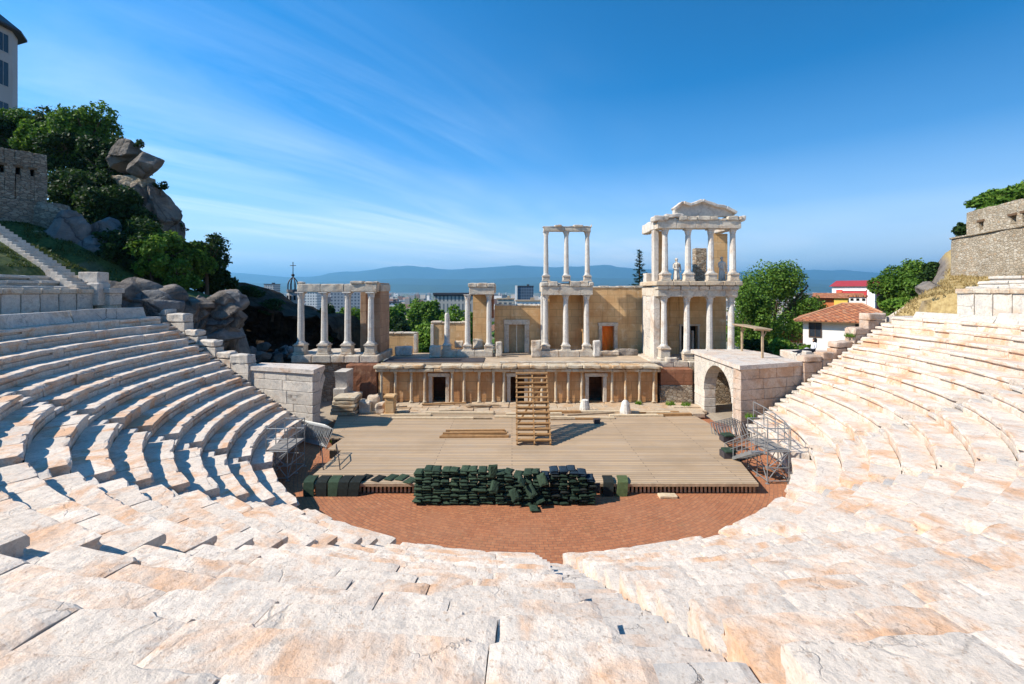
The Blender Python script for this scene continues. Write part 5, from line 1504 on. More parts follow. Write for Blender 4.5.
def rock_obj(lab, c, s, seed, mat='rock', group=None, planes=11, rough=.07, name='rock'):
    mb = MB(); rock(mb, (0, 0, 0), s, seed, planes, rough=rough, rot=seed*1.3)
    o = mb.build(name, M[mat]); o.location = c
    return tag(o, lab, 'rock', group)
def at(px, py, Y): return (XU(px, Y), Y, ZU(py, Y))
bank = [((128,305,29.5),(1.9,1.4,1.6)), ((152,302,30),(1.9,1.3,1.4)), ((176,305,30.5),(1.7,1.5,1.5)), ((200,303,31.5),(1.6,1.4,1.4)), ((222,300,34),(1.5,1.5,1.5)),
        ((140,332,29.5),(1.8,1.4,1.4)), ((165,328,30),(1.9,1.4,1.5)), ((190,328,30.5),(1.7,1.4,1.5)), ((214,327,32),(1.4,1.4,1.5)), ((228,318,34.5),(1.2,1.5,1.4)),
        ((185,345,30),(1.5,1.3,1.3)), ((212,350,31),(1.4,1.3,1.3)), ((230,342,33),(1.1,1.3,1.4))]
rl = ['top left', 'top, second from left', 'top middle', 'top, second from right', 'top right', 'middle left', 'middle, second from left', 'centre', 'middle right', 'far right edge', 'bottom left', 'bottom middle', 'bottom right']
for k, ((px, py, Y), s) in enumerate(bank):
    s = (s[0]*.66, s[1]*.85, s[2]*.58); py += 6; Y = 27.9 + (px-115)*.046
    rock_obj('angular brown rock at the %s of the bank above the left seats' % rl[k], at(px, py, Y), s, 20+k, 'rock', 'rocks of the bank above the left seats', 7, .05)
for k in range(60):
    px = RND.uniform(118, 238); py = RND.uniform(290, 345); Y = 27.4 + (px-118)*.044 + (py < 300)*.6
    s_ = RND.uniform(.45, .95); rock_obj('small angular stone on the face of the bank above the left seats', at(px, py, Y), (s_*1.3, s_, s_*.9), 500+k, 'rock' if k % 3 else 'rock_blue', 'small stones of the bank', 6, .04)
# loose rocks under the fortress
for k, ((px, py, Y), s, lab) in enumerate((((18,240,32),(2.2,1.2,1.1),'grey rock under the left fortress corner, far left'), ((48,242,32.5),(1.9,1.3,1.3),'large flat grey rock under the fortress wall'), ((72,238,33),(1.5,1.2,1.5),'pale grey boulder right of the fortress corner'), ((92,248,33.5),(1.5,1.2,1.2),'grey boulder at the foot of the dark bushes'), ((60,258,31.5),(1.4,1.1,.9),'low grey boulder beside the white stairs'), ((0,242,32),(1.5,1.2,1.2),'grey rock beside the top of the white stairs'), ((106,232,35),(1.4,1.2,1.3),'rock half covered by dark bushes'))):
    rock_obj(lab, at(px, py, Y), s, 50+k, 'rock_blue', 'grey rocks below the fortress', 10)
# the balanced boulders
rock_obj('upper slab of the balanced boulders against the sky', at(131, 152, 40), (1.55,1.3,.8), 77, 'rock', 'balanced boulders', 10, .05)
rock_obj('big overhanging lower boulder jutting out to the right', at(146, 164, 39.5), (1.25,1.2,.95), 83, 'rock', 'balanced boulders', 9, .05)
rock_obj('boulder wedged behind the overhanging one', at(125, 160, 40.5), (1.1,1.2,.9), 89, 'rock', 'balanced boulders', 10, .05)
mb = MB(); p = at(132, 184, 40.5); mb.stone(p[0]-1.5, p[0]+1.4, 40, 41.5, p[2]-.7, p[2]+.7, .3, .08, .08); tag(mb.build('low_wall', M['rubble']), 'pale masonry patch under the balanced boulders', 'wall')
for k, ((px, py, Y), s, lab) in enumerate((((146,202,41),(1.7,2.0,2.2),'upper part of the rocky crag under the boulders'), ((158,214,42),(1.6,2.0,2.3),'right shoulder of the rocky crag'), ((142,225,41),(3.0,2.2,3.0),'lower mass of the rocky crag behind the bushes'), ((170,232,44),(1.5,2.0,2.4),'steep right flank of the crag'), ((120,190,43),(2.5,2.4,3.0),'back of the crag behind the trees'), ((186,262,45),(2.6,2,2.5),'base of the crag hidden by bushes'))):
    rock_obj(lab, at(px, py, Y), s, 101+k, 'rock', 'rocks of the crag', 12)
# dark rock face beyond the seats, in shade
def dark_face():
    mb = MB(); X0, X1 = XU(222, 46), XU(338, 46); nx, nz = 60, 26; vs = []
    for i in range(nx+1):
        x = X0 + (X1-X0)*i/nx; px = HX + x*F/46
        top = ZU(lerp_pts([(222,283),(236,296),(262,303),(275,309),(290,315),(330,317),(338,328)], px), 46)
        for j in range(nz+1):
            v = j/nz; z = -1.0 + (top+1.0)*v
            y = 46 + 2.6*math.sin(v*PI*.9) + noise.fractal(Vector((x*.35, z*.5, 2)), .9, 2, 5)*1.6 - (1.2 if v > .93 else 0)
            zz = z + noise.noise(Vector((x*.9, 0, z)))*.4*(v)
            vs.append((x, y - 1.0, zz))
        for j, (yy, dz) in enumerate(((50, .1), (56, -.6), (62, -6))): vs.append((x, yy, top + dz + noise.noise(Vector((x*.5, yy, 0)))*.8))
    N_ = nz+4; fs = [(i*N_+j, (i+1)*N_+j, (i+1)*N_+j+1, i*N_+j+1) for i in range(nx) for j in range(N_-1)]
    fs += [tuple(nx*N_+j for j in range(N_)), tuple(j for j in range(N_))[::-1]]
    mb.add(vs, fs, .5)
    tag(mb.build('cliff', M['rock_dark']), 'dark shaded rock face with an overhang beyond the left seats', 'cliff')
dark_face()
for k in range(26):
    px = RND.uniform(236, 300); Y = RND.uniform(38, 43); 
    rock_obj('small pale rubble stone at the foot of the dark rock face', (XU(px, Y), Y, 1.9 + RND.uniform(0, 1.2)), tuple(RND.uniform(.22, .6) for _ in range(3)), 200+k, 'rock_blue' if k % 3 else 'rock', 'rubble stones under the dark rock face', 8, name='rubble_stone')
mb = MB(); vs=[]; 
for i in range(21):
    for j in range(9):
        x = XU(228,38)+(XU(312,42)-XU(228,38))*i/20; y = 35.5+ j*1.2; vs.append((x, y, .4 + 1.6*min(1,j/4) + noise.noise(Vector((x*.6,y*.6,0)))*.5))
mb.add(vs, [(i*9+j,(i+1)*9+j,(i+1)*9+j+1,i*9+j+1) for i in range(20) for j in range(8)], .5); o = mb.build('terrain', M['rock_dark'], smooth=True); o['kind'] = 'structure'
# pale crag and dry slope below the right fortress
for k, ((px, py, Y), s, lab) in enumerate((((931,291,34),(1.1,1.0,.9),'pale crag below the right fortress wall'), ((946,300,32),(1.2,1,1.0),'dry yellowish rock at the foot of the fortress'))):
    rock_obj(lab, at(px, py, Y), s, 301+k, 'rock', 'pale rocks on the right slope', 9)
mb = MB(); p = Vector((XU(872,34), 34, ZU(331,34))); q = Vector((XU(915,36), 36, ZU(304,36))); mb.bar(p, q, .5, .35); mb.bar(p - Vector((0,0,.5)), q-Vector((0,0,.5)), .35, .7); tag(mb.build('low_wall', M['trim']), 'thin sloping stone parapet behind the seats on the right', 'wall')
# ------------------------------------------------------------------ vegetation
def crown_mesh(name, mat, rx, ry, rz, n, size, seed, lobes=9, hollow=.35, flat=0, cz=0):
    rr = random.Random(seed); vs = []; fs = []; ts = []
    L = []
    for k in range(int(lobes*1.8)):
        a = rr.uniform(0, 2*PI); e = rr.uniform(-.9, 1.35); q = rr.uniform(.50, .78)
        L.append((Vector((math.cos(a)*rx*q*math.cos(e), math.sin(a)*ry*q*math.cos(e), rz*q*math.sin(e))), rr.uniform(.20, .40)))
    L.append((Vector((0, 0, 0)), .55)); L.append((Vector((0, 0, -.1*rz)), .62))
    tot = 0
    while tot < n:
        c, s = rr.choice(L)
        d = Vector((rr.gauss(0,1), rr.gauss(0,1), rr.gauss(0,1))).normalized()
        rad = rr.uniform(hollow, 1)**.45
        # twigs: knock the outline about and carve gaps
        rad *= 1 + .30*noise.noise(d*2.6 + c + Vector((seed, 0, 0))) + .18*noise.noise(d*7 + c)
        p = c + Vector((d.x*rx*s, d.y*ry*s, d.z*rz*s))*rad
        if noise.noise(p*(2.2/max(.6, size*3.2)) + Vector((seed*3.1, 0, 0))) < -.10: 
            if rr.random() < .8: continue
        nrm = (d*.5 + Vector((rr.gauss(0,1), rr.gauss(0,1), rr.gauss(.4,1)))*.6).normalized()
        t1 = nrm.orthogonal().normalized(); t1.rotate(Matrix.Rotation(rr.uniform(0, 2*PI), 3, nrm)); t2 = nrm.cross(t1)
        a = size*rr.uniform(.55, 1.25); b = a*.62
        k = len(vs); q = [p + t1*a, p + t2*b*.9 + t1*a*.1, p - t1*a*.8, p - t2*b]
        vs.extend([tuple(v + Vector((0, 0, cz))) for v in q]); fs.append((k, k+1, k+2, k+3)); ts.append(rr.random()); tot += 1
    me = bpy.data.meshes.new(name); me.from_pydata(vs, [], fs); at_ = me.attributes.new('tint', 'FLOAT', 'FACE'); at_.data.foreach_set('value', ts); me.materials.append(mat); return me
def trunk_mesh(h, r, spread, seed):
    mb = MB(); rr = random.Random(seed); p = Vector((0, 0, -.6)); top = Vector((rr.uniform(-.2, .2), rr.uniform(-.2, .2), h*.55))
    mb.tube(p, top, r, 9, r*.65)
    for k in range(6):
        a = 2*PI*k/6 + rr.uniform(-.4, .4); q = top + Vector((math.cos(a)*spread*.6, math.sin(a)*spread*.6, h*rr.uniform(.15, .42)))
        st_ = p.lerp(top, rr.uniform(.7, 1)); m_ = st_.lerp(q, .5) + Vector((0, 0, .1*h*rr.random()))
        mb.tube(st_, m_, r*.42, 6, r*.3); mb.tube(m_, q, r*.3, 6, r*.12)
        for _ in range(2): mb.tube(m_, m_ + Vector((rr.gauss(0,.3), rr.gauss(0,.3), rr.uniform(.1,.5)))*spread*.5, r*.2, 5, r*.06)
    me = bpy.data.meshes.new('trunk'); me.from_pydata(mb.v, [], mb.f); a_ = me.attributes.new('tint', 'FLOAT', 'FACE'); a_.data.foreach_set('value', mb.t); me.materials.append(M['bark']); return me
def tree(lab, x, y, z, r, h, leaf='leaf', n=10800, size=.16, seed=1, group=None, cat='tree', name='tree', trunk=.35, ry=None, crown_frac=.72, lobes=9):
    t = thing(name, lab, cat, (x, y, z), group)
    cm = crown_mesh('crown', M[leaf], r, ry or r, h*crown_frac/2, n, size, seed, lobes, cz=h - h*crown_frac/2)
    for nm, me in (('crown', cm), ('trunk', trunk_mesh(h*.8, max(.05, r*.09), r, seed))):
        o = bpy.data.objects.new(nm, me); COL.objects.link(o); o.parent = t
    return t
def T(px, py_top, py_bot, Y, wpx, lab, **k):
    """a tree whose crown spans wpx pixels at distance Y"""
    z0 = ZU(py_bot, Y); h = ZU(py_top, Y) - z0
    return tree(lab, XU(px, Y), Y, z0, wpx/2/F*Y*1.18, h*1.04, **k)
# right
T(774, 266, 368, 54, 84, 'large bushy green tree behind the wooden canopy', leaf='leaf', n=26000, size=.16, seed=3, crown_frac=.95, lobes=14)
T(748, 283, 372, 48, 40, 'darker green tree close behind the right tower', leaf='leaf', n=10800, size=.16, seed=5, crown_frac=.95, group='trees right of the tower')
T(803, 292, 345, 64, 34, 'green tree between the big tree and the tiled roof', leaf='leaf_dark', n=9000, size=.16, seed=7, crown_frac=.95, group='trees right of the tower')
T(787, 337, 364, 38, 44, 'low bright green bush behind the gate roof', leaf='leaf_light', n=5000, size=.16, seed=9, crown_frac=1.0, name='bush', cat='bush')
T(758, 338, 365, 35, 30, 'low dark green bush between the tower and the canopy post', leaf='leaf_dark', n=2500, size=.16, seed=19, crown_frac=1.0, name='bush', cat='bush')
T(907, 264, 330, 44, 56, 'rounded green tree right of the red building', leaf='leaf', n=14400, size=.16, seed=11, crown_frac=.95)
T(925, 275, 322, 42, 44, 'green tree touching the foot of the right fortress', leaf='leaf', n=9000, size=.16, seed=13, crown_frac=.95)
T(898, 298, 336, 40, 44, 'bright bush in front of the rounded tree on the right', leaf='leaf_light', n=4500, size=.18, seed=15, crown_frac=1.0, name='bush', cat='bush')
T(936, 262, 290, 41, 24, 'small dark tree beside the fortress corner', leaf='leaf_dark', n=2500, size=.18, seed=17, crown_frac=.9)
T(1003, 186, 222, 38, 46, 'dark green tree rising behind the top of the right fortress', leaf='leaf', n=10800, size=.16, seed=21, crown_frac=.9)
T(1036, 180, 222, 36, 40, 'dark tree at the right edge behind the fortress top', leaf='leaf', n=7200, size=.16, seed=23, crown_frac=.9)
T(963, 222, 240, 39, 14, 'small bush on the ledge of the right fortress', leaf='leaf_dark', n=900, size=.16, seed=25, crown_frac=1.0, name='bush', cat='bush')
# conifer
def conifer(lab, px, pt, pb, Y, w, seed=2):
    z0 = ZU(pb, Y); h = ZU(pt, Y)-z0; x = XU(px, Y); r = w/2/F*Y; rr = random.Random(seed)
    t = thing('conifer', lab, 'tree', (x, Y, z0)); mb = MB(); mb.tube((x, Y, z0), (x, Y, z0+h), .16, 7, .03); mb.build('trunk', M['bark'], t)
    mb = MB()
    for k in range(60):
        u = k/59; z = z0 + h*(.12 + .86*u); rad = r*(1.05-u)**.8*rr.uniform(.75, 1.15); a = k*2.4
        for q in range(int(26*(1.1-u))+5):
            v = (q+1)/(int(26*(1.1-u))+5); p = Vector((x + math.cos(a)*rad*v, Y + math.sin(a)*rad*v, z - .25*rad*v + .35*rad*v*v))
            for _ in range(3):
                d = Vector((rr.gauss(0,.5)+math.cos(a), rr.gauss(0,.5)+math.sin(a), rr.gauss(0,.35))).normalized()*.24; s_ = Vector((-d.y, d.x, rr.gauss(0,.1)))*.22
                pp = p + Vector((rr.gauss(0,.08), rr.gauss(0,.08), rr.gauss(0,.06)))
                mb.add([tuple(pp-s_), tuple(pp+s_), tuple(pp+d)], [(0,1,2)])
    mb.build('crown', M['leaf_conifer'], t)
conifer('dark pointed conifer left of the tower', 639.5, 249, 330, 46, 24)
# left hillside
hill = [
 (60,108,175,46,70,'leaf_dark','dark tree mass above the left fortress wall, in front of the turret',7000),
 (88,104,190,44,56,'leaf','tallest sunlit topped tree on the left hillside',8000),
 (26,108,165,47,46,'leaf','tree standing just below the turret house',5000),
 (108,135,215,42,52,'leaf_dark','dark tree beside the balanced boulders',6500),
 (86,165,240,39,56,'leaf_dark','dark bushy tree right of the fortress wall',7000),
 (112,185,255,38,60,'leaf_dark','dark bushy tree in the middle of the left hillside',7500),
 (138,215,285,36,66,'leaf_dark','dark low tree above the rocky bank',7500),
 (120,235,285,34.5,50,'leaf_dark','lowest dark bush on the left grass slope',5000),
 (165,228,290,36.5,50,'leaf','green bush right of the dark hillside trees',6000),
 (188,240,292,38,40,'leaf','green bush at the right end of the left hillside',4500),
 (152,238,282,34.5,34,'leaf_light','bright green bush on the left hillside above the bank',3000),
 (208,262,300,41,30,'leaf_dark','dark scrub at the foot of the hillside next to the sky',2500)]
for k, (px, a, b, Y, w, lf, lab, n) in enumerate(hill):
    T(px, a, b, Y, w, lab, leaf=lf, n=int(n*1.6), size=.17, seed=40+k, group='trees on the left hillside', crown_frac=1.0, lobes=11, **({} if b-a > 60 else dict(name='bush', cat='bush')))
T(207, 235, 292, 40, 40, 'airy dark tree silhouetted against the sky on the left', leaf='leaf_dark', n=3420, size=.16, seed=60, crown_frac=.8, lobes=12)
for k, (px, py, Y) in enumerate(((160,186,41), (153,197,41), (172,212,43), (180,228,44), (138,145,39.5), (118,143,40))):
    T(px, py-5, py+5, Y, 13, ['small tuft growing from the crag edge, upper', 'small tuft on the crag, second', 'small tuft on the crag, third', 'small tuft low on the crag', 'grassy tuft on top of the balanced boulders', 'twiggy shrub left of the boulder top'][k], leaf='leaf_dark', n=260, size=.14, seed=70+k, group='tufts on the crag', crown_frac=1.0, name='shrub', cat='shrub', lobes=4)
for k, (px, a, b, Y, w, lf, lab, n) in enumerate((
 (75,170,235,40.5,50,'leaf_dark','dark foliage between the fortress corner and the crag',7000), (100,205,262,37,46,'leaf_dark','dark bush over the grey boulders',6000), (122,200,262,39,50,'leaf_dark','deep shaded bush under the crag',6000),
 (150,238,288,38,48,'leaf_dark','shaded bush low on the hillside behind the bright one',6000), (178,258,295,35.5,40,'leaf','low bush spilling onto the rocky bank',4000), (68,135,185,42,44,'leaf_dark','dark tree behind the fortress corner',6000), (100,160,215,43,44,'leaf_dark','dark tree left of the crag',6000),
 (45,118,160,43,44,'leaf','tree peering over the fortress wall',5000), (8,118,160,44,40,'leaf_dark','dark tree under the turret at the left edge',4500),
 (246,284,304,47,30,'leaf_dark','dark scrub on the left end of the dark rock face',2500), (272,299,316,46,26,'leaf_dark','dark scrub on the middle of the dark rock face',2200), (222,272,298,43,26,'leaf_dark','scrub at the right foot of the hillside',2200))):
    T(px, a, b, Y, w, lab, leaf=lf, n=int(n*1.5), size=.17, seed=140+k, group='trees on the left hillside', crown_frac=1.0, lobes=11, **({} if b-a > 60 else dict(name='bush', cat='bush')))
# valley trees just beyond the stage
val = [(449,303,352,58,52,'leaf_light','dense green tree filling the gap left of the broken column'), (428,320,365,55,40,'leaf_light','bright tree seen in the gap between the low walls'), (470,312,352,70,34,'leaf','green tree behind the single pier'),
 (326,304,352,52,30,'leaf_dark','dark green tree behind the left portico'), (349,306,356,54,44,'leaf_light','bright green tree between the middle portico columns'), (336,322,362,50,30,'leaf_light','lower bright tree behind the portico'), (366,312,352,62,26,'leaf','green tree behind the right portico column'),
 (412,294,330,120,46,'leaf_light','broad green tree beyond the street'), (391,307,335,95,34,'leaf_light','green tree left of the street'), (402,316,334,85,26,'leaf_dark','darker tree by the roofs left of the street'), (432,300,330,110,30,'leaf','tree at the far end of the street')]
for k, (px, a, b, Y, w, lf, lab) in enumerate(val):
    z0 = ground_h(XU(px, Y), Y); z1 = ZU(a, Y); r = w/2/F*Y*1.05; hh = z1 - z0; cf = min(1.0, (2.2*r)/hh)
    if px in (449, 428): cf = min(1.0, 3.2*r/hh)
    tree(lab, XU(px, Y), Y, z0, r, hh, leaf=lf, n=6000, size=.0036*Y+.05, seed=90+k, group='valley trees behind the stage', crown_frac=cf)
# far trees of the plain, copies of three
protos = []
for s_ in range(3):
    protos.append((crown_mesh('crown', M['leaf'], 5.5, 5.5, 4.5, 700, 1.0, 400+s_, 8, cz=6), trunk_mesh(8, .4, 4, 410+s_)))
def far_tree(x, y, z, s, k):
    t = thing('tree', 'green city tree far out on the plain, one of the distant canopy', 'tree', (x, y, z), 'distant city trees'); t.scale = (s, s, s*RND.uniform(.8, 1.1)); t.rotation_euler[2] = RND.uniform(0, 6)
    for nm, me in zip(('crown', 'trunk'), protos[k % 3]):
        o = bpy.data.objects.new(nm, me); COL.objects.link(o); o.parent = t
for k in range(150):
    Y = RND.uniform(150, 900); px = RND.choice([RND.uniform(376, 470)]*5 + [RND.uniform(300, 375)]*2 + [RND.uniform(225, 300), RND.uniform(500, 545), RND.uniform(740, 900)])
    if 396 < px < 428 and Y < 300 : continue
    x = XU(px, Y); far_tree(x, Y, plain_z(x, Y)-1, RND.uniform(.9, 1.7), k)

# grass on the slopes
def grass(lab, mat, n, fn, hgt):
    mb = MB(); rr = random.Random(5); c = 0
    while c < n:
        x, y = fn(rr)
        z = ground_h(x, y); c += 1
        if noise.noise(Vector((x*.9, y*.9, 0))) < -.15: continue
        for _ in range(3):
            b_ = Vector((x + rr.gauss(0,.07), y + rr.gauss(0,.07), z-.04)); tip = b_ + Vector((rr.gauss(0,.07), rr.gauss(0,.07), hgt*rr.uniform(.4, 1.2))); s_ = Vector((rr.gauss(0,.03), rr.gauss(0,.03), 0))
            mb.add([tuple(b_-s_), tuple(b_+s_), tuple(tip)], [(0,1,2)])
    o = mb.build('grass', mat); tag(o, lab, 'grass'); o['kind'] = 'stuff'
grass('dry yellow grass on the slope below the right fortress', M['drygrass'], 9000, lambda r: (r.uniform(24, 38), r.uniform(23, 38)), .22)
def left_pt(r):
    while True:
        x, y = r.uniform(-37, -23), r.uniform(16, 34)
        if math.hypot(x-CX, y-CY) > 27.8 and abs(y - (25.0 + .25*(-x-24.5))) > .75: return x, y
grass('short green grass on the shaded slope beside the left stairs', M['greengrass'], 12000, left_pt, .16)

# weeds at the foot of walls
for k, (x, y, z, r_) in enumerate(((11.2, 31.2, .4, .35), (12.2, 30.9, .4, .3), (-11.6, 30.2, .4, .3), (-10.6, 31.0, .4, .28), (13.4, 24.8, 1.3, .25), (-9.9, 24.6, .0, .25), (9.0, 31.3, .4, .22), (-20.5, 27.2, 5.2, .35), (21.2, 27.6, 5.6, .3))):
    mb = MB(); rr = random.Random(k)
    for q in range(130):
        a_ = rr.uniform(0, 2*PI); d = r_*rr.random()**.6; bx = Vector((x + d*math.cos(a_), y + d*math.sin(a_), z-.03)); tip = bx + Vector((rr.gauss(0,.08), rr.gauss(0,.08), rr.uniform(.10,.34))); s_ = Vector((rr.gauss(0,.02), rr.gauss(0,.02), 0))
        mb.add([tuple(bx-s_), tuple(bx+s_), tuple(tip)], [(0,1,2)])
    tag(mb.build('weed_tuft', M['leaf_light']), ['green weed tuft at the right end of the stage paving', 'weed tuft at the foot of the right arch pier', 'weed tuft behind the stacked slabs', 'weed tuft by the left brick base', 'weed tuft where the first seats meet the right wall', 'weed tuft at the foot of the left gate', 'small weed tuft by the last small column', 'weed tuft on the left bank by the stepped wall', 'weed tuft on the right stepped wall'][k], 'weed', 'weed tufts')

# ------------------------------------------------------------------ the city on the plain
def facade(name, wallc, winc, bw, bh, frac=.5):
    m, nt, b = newmat(name); g = G(nt); s3 = g.sep(g.pos)
    cx = g.N.new('ShaderNodeCombineXYZ'); g.L.new(g.math('ADD', s3[0], s3[1]), cx.inputs[0]); g.L.new(s3[2], cx.inputs[1])
    br = g.N.new('ShaderNodeTexBrick'); br.offset = 0; g.L.new(cx.outputs[0], br.inputs['Vector']); br.inputs['Scale'].default_value = 1
    br.inputs['Brick Width'].default_value = bw; br.inputs['Row Height'].default_value = bh; br.inputs['Mortar Size'].default_value = min(bw, bh)*frac/2; br.inputs['Mortar Smooth'].default_value = 0
    br.inputs['Color1'].default_value = (*winc, 1); br.inputs['Color2'].default_value = (*[k*1.5 for k in winc], 1); br.inputs['Mortar'].default_value = (*wallc, 1)
    g.L.new(br.outputs['Color'], b.inputs['Base Color']); return m
FM = [facade('grey_facade', (.45,.44,.42), (.07,.09,.11), 3.4, 3.1), facade('cream_facade', (.55,.49,.40), (.09,.10,.11), 3.8, 3.0), facade('white_facade', (.68,.67,.65), (.12,.14,.16), 3.0, 3.1), facade('rose_facade', (.50,.37,.31), (.09,.09,.10), 4.2, 3.0)]
def block(lab, px0, px1, pyt, Y, d, mat, roof='slate', group=None, cat='building', base=None):
    a, b = XU(px0, Y), XU(px1, Y); zt = ZU(pyt, Y); zb_ = plain_z((a+b)/2, Y)-1
    t = thing('apartment_block', lab, cat, ((a+b)/2, Y, zb_), group)
    mb = MB(); mb.box(a, b, Y, Y+d, zb_, zt, .5); mb.build('wall', mat, t)
    mb = MB(); mb.box(a-.4, b+.4, Y-.4, Y+d+.4, zt+.02, zt+.9, .5); mb.box(a+(b-a)*.6, a+(b-a)*.75, Y+d*.3, Y+d*.6, zt+.92, zt+2.6, .5); mb.build('roof', M[roof], t); return t
t = block('tall dark glass slab block standing alone in the city behind the stage', 517.5, 533.5, 286.5, 520, 16, facade('glass_facade', (.10,.14,.19), (.03,.05,.08), 3.0, 3.4, .35))
a = XU(515.3, 520); mb = MB(); mb.box(a, XU(517.4, 520), 519, 537, -48, ZU(285.5, 520)); mb.build('stair_tower', M['white'], t)
t = block('long low block with dark flat roof and vertical fins beyond the valley trees', 434, 490, 296, 300, 22, facade('fin_facade', (.42,.40,.36), (.10,.12,.13), 2.6, 40, .6))
mb = MB(); mb.box(XU(433,300), XU(492,300), 299, 323, ZU(296,300)+.95, ZU(292.8,300)); mb.build('roof_storey', M['slate'], t)
block('grey tower block of the city left of the bell tower', 264, 273.5, 284.5, 620, 18, FM[0]); block('lower grey block beside the city tower on the left', 258, 265, 291, 600, 14, FM[0])
block('long grey apartment block seen between the portico columns', 331, 362, 288.5, 420, 14, facade('blue_facade', (.26,.29,.33), (.06,.08,.11), 3.2, 3.1))
block('white block seen between the first two portico columns', 305, 317, 292, 500, 14, FM[2]); block('pale block right of the left portico', 385, 396, 303, 330, 14, FM[2]); block('grey block far right of the portico', 376, 390, 305, 420, 14, FM[0])
block('cream roofed block seen over the wooden door wall', 497, 514, 299.5, 330, 12, FM[1], 'oldwood'); block('pale block over the wooden door wall, right part', 516, 541, 301.5, 300, 12, FM[2], 'oldwood')
# street running out to the plain
mb = MB(); prev = None
for k in range(24):
    y = 110 + k*22; x = XU(lerp_pts([(110,402),(200,416),(400,424),(700,428)], y), y); w = 6
    vs = [(x-w, y, plain_z(x-w, y)+1.2), (x+w, y, plain_z(x+w, y)+1.2)]
    if prev: mb.add(prev + vs, [(0,1,3,2)], .5)
    prev = vs
o = mb.build('road', plain('asphalt_road', (.16,.16,.165), .9, .15, .2)); o['kind'] = 'structure'
# near roofs by the street
for k, (p0, p1, pt, Y, lab, rm) in enumerate(((384,399,331,130,'low dark roofed house just above the left low wall','slate'),(398,408,322,150,'pale pinkish roofed house left of the street','oldwood'),(388,402,318,190,'small grey roofed house among the trees','slate'),(404,414,312,260,'small white house by the street','slate'))):
    a, b = XU(p0, Y), XU(p1, Y); zt = ZU(pt, Y); g0 = ground_h((a+b)/2, Y); t = thing('house', lab, 'house', ((a+b)/2, Y, g0), 'houses along the valley street')
    mb = MB(); mb.box(a, b, Y, Y+9, g0-1, zt, .5); mb.build('wall', FM[k % 4], t)
    mb = MB(); mb.prism([(Y-.5, zt+.02), (Y+9.5, zt+.02), (Y+4.5, zt+1.8)], a-.4, b+.4, .5, xf=Matrix(((0,0,1,0),(1,0,0,0),(0,1,0,0),(0,0,0,1)))); mb.build('roof', M[rm], t)
# the rest of the far city reads as one mass
mb = MB()
for k in range(2600):
    Y = 500*math.exp(RND.random()*2.3); px = RND.uniform(-60, 1080); x = XU(px, Y); z = plain_z(x, Y)-2
    h = RND.choice((8, 10, 14, 18, 24)) * RND.uniform(.8, 1.3) if RND.random() < .8 else RND.uniform(24, 36); w = RND.uniform(10, 42); d = RND.uniform(9, 20)
    xf = Matrix.Translation((x, Y, z)) @ Matrix.Rotation(RND.uniform(-.5, .5), 4, 'Z'); mb.box(-w/2, w/2, -d/2, d/2, 0, h, None, xf)
m, nt, b = newmat('far_city'); g = G(nt); c = g.ramp(g.attr(), (0, (.24,.22,.20)), (.3, (.42,.36,.31)), (.6, (.55,.52,.49)), (.8, (.36,.19,.13)), (1, (.62,.60,.57)), interp='CONSTANT'); g.L.new(c, b.inputs['Base Color'])
o = mb.build('city', m); tag(o, 'hazy far city spread over the plain below the mountains', 'city'); o['kind'] = 'stuff'
mb = MB()
for k in range(16000):
    Y = 350*math.exp(RND.random()**.8*2.6); x = XU(RND.uniform(-60, 1080), Y); z = plain_z(x, Y) + RND.uniform(2, 13); s_ = RND.uniform(2.5, 6)
    d = Vector((RND.gauss(0,1), RND.gauss(0,1), RND.gauss(0,1))).normalized()*s_; e_ = d.orthogonal().normalized()*s_
    mb.add([(x-d.x, Y-d.y, z-d.z*.5), (x+e_.x, Y+e_.y, z+e_.z*.5), (x+d.x, Y+d.y, z+d.z*.5+1), (x-e_.x, Y-e_.y, z-e_.z*.5)], [(0,1,2,3)])
o = mb.build('distant_woods', M['leaf']); tag(o, 'far tree cover between the blocks of the city on the plain', 'woods'); o['kind'] = 'stuff'

# ------------------------------------------------------------------ haze, sky, sun, camera
m = bpy.data.materials.new('haze'); m.use_nodes = True; nt = m.node_tree; nt.nodes.clear()
out = nt.nodes.new('ShaderNodeOutputMaterial'); pv = nt.nodes.new('ShaderNodeVolumePrincipled'); pv.inputs['Color'].default_value = (.25,.64,1,1)
pv.inputs['Density'].default_value = HAZE = 7.5e-5; pv.inputs['Anisotropy'].default_value = .2; nt.links.new(pv.outputs[0], out.inputs['Volume'])
mb = MB(); mb.box(-43000, 43000, -43000, 43000, -75, 1300); me = mb.build('haze', m); me['kind'] = 'stuff'; tag(me, 'thin blue haze lying over the plain and mountains', 'haze')

ELEV, SX, SY = 41.0, 1.0, .26
w = bpy.data.worlds.new('World'); sc.world = w; w.use_nodes = True; nt = w.node_tree; nt.nodes.clear()
g = G.__new__(G); g.nt = nt; g.N = nt.nodes; g.L = nt.links
out = nt.nodes.new('ShaderNodeOutputWorld'); bg = nt.nodes.new('ShaderNodeBackground'); sky = nt.nodes.new('ShaderNodeTexSky'); sky.sky_type = 'NISHITA'; sky.sun_disc = False
sky.sun_elevation = R(ELEV); sky.sun_rotation = math.atan2(-SX, -SY)   # clockwise from +Y
sky.air_density = 1.0; sky.dust_density = .35; sky.ozone_density = 2.2; sky.altitude = 200
hs = nt.nodes.new('ShaderNodeHueSaturation'); hs.inputs['Saturation'].default_value = 1.30; hs.inputs['Value'].default_value = 1.14; hs.inputs['Hue'].default_value = .495; deep = g.mix(1.0, sky.outputs[0], (.08, .80, 1.40), 'MULTIPLY'); nt.links.new(deep, hs.inputs['Color'])
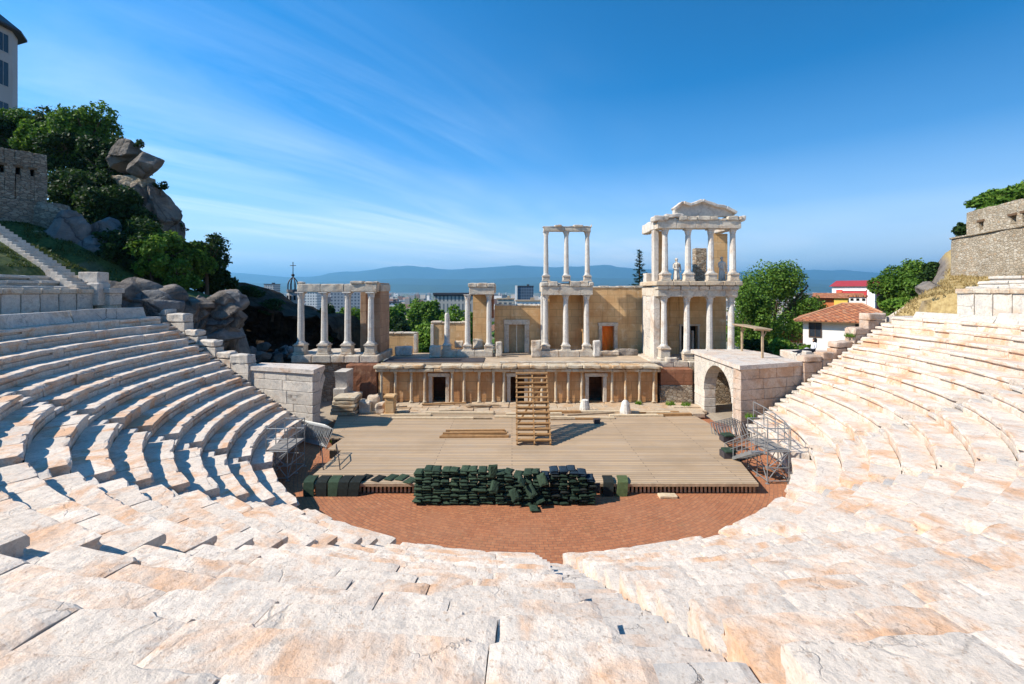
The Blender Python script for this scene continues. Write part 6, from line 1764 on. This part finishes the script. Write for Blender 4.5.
tc = nt.nodes.new('ShaderNodeTexCoord'); d3 = g.sep(tc.outputs['Generated'])
zc = g.math('MAXIMUM', d3[2], .03); u = g.math('DIVIDE', d3[0], g.math('ADD', zc, .08)); v = g.math('DIVIDE', d3[1], g.math('ADD', zc, .08))
# cirrus streaks run towards a point right of the tower
dx, dy = .61, .79
al = g.math('ADD', g.math('MULTIPLY', u, dx), g.math('MULTIPLY', v, dy)); ac = g.math('SUBTRACT', g.math('MULTIPLY', u, dy), g.math('MULTIPLY', v, dx))
def cv(sa, sc2, off=0):
    c = nt.nodes.new('ShaderNodeCombineXYZ'); nt.links.new(g.math('MULTIPLY', al, sa), c.inputs[0]); nt.links.new(g.math('MULTIPLY', ac, sc2), c.inputs[1]); c.inputs[2].default_value = off; return c.outputs[0]
n1 = g.noise(1.0, 7, .62, vec=cv(.35, 1.6, 1.3), dist=.9); n2 = g.noise(1.0, 4, .5, vec=cv(.30, .42, 4.7), dist=.4)
st = g.math('MULTIPLY', g.ramp(n1, (.40, 0), (.78, 1)), g.ramp(n2, (.36, 0), (.62, 1)))
left = g.ramp(g.math('ADD', g.math('MULTIPLY', ac, -.16), .5), (.58, .0), (.72, .4), (.88, 1))
low = g.ramp(d3[2], (.0, .6), (.12, .95), (.33, .7), (.58, .14))
cl = g.math('MULTIPLY', g.math('MULTIPLY', st, left), low)
veil = g.math('MULTIPLY', g.ramp(d3[2], (0, .95), (.09, .74), (.17, .28), (.27, .07), (.40, .0)), g.math('ADD', .55, g.math('MULTIPLY', n2, .8)))
tot = g.math('MINIMUM', g.math('ADD', g.math('MULTIPLY', cl, .50), veil), .9)
dk = g.ramp(g.math('ADD', g.math('MULTIPLY', d3[0], .5), g.math('MULTIPLY', d3[2], .45)), (.10, 1), (.50, .66)); sk2 = g.mix(1.0, hs.outputs[0], dk, 'MULTIPLY')
sw = g.mix(tot, sk2, (10.5, 11.3, 11.8)); nt.links.new(sw, bg.inputs[0]); bg.inputs[1].default_value = .085
nt.links.new(bg.outputs[0], out.inputs[0])

ld = bpy.data.lights.new('sun', 'SUN'); ld.energy = 5.0; ld.angle = R(.53); ld.color = (1, .925, .81)
lo_ = bpy.data.objects.new('sun', ld); COL.objects.link(lo_)
dirv = Vector((SX, SY, 0)).normalized()*math.cos(R(ELEV)); dirv.z = -math.sin(R(ELEV)); lo_.rotation_euler = dirv.to_track_quat('-Z', 'Y').to_euler(); lo_.location = (-40, 0, 60)

cd = bpy.data.cameras.new('camera'); cam = bpy.data.objects.new('camera', cd); COL.objects.link(cam); sc.camera = cam
cam.location = (0, 0, EYE); cam.rotation_euler = (R(90), 0, 0); cd.sensor_width = 36; cd.lens = F*36/1024; cd.shift_y = -52/1024; cd.clip_end = 90000; cd.clip_start = .05
sc.view_settings.view_transform = 'Standard'; sc.view_settings.look = 'None'; sc.view_settings.gamma = 1; sc.view_settings.exposure = .70; sc.view_settings.use_curve_mapping = False
sc.cycles.volume_bounces = 0; sc.cycles.max_bounces = 6; sc.cycles.use_denoising = True
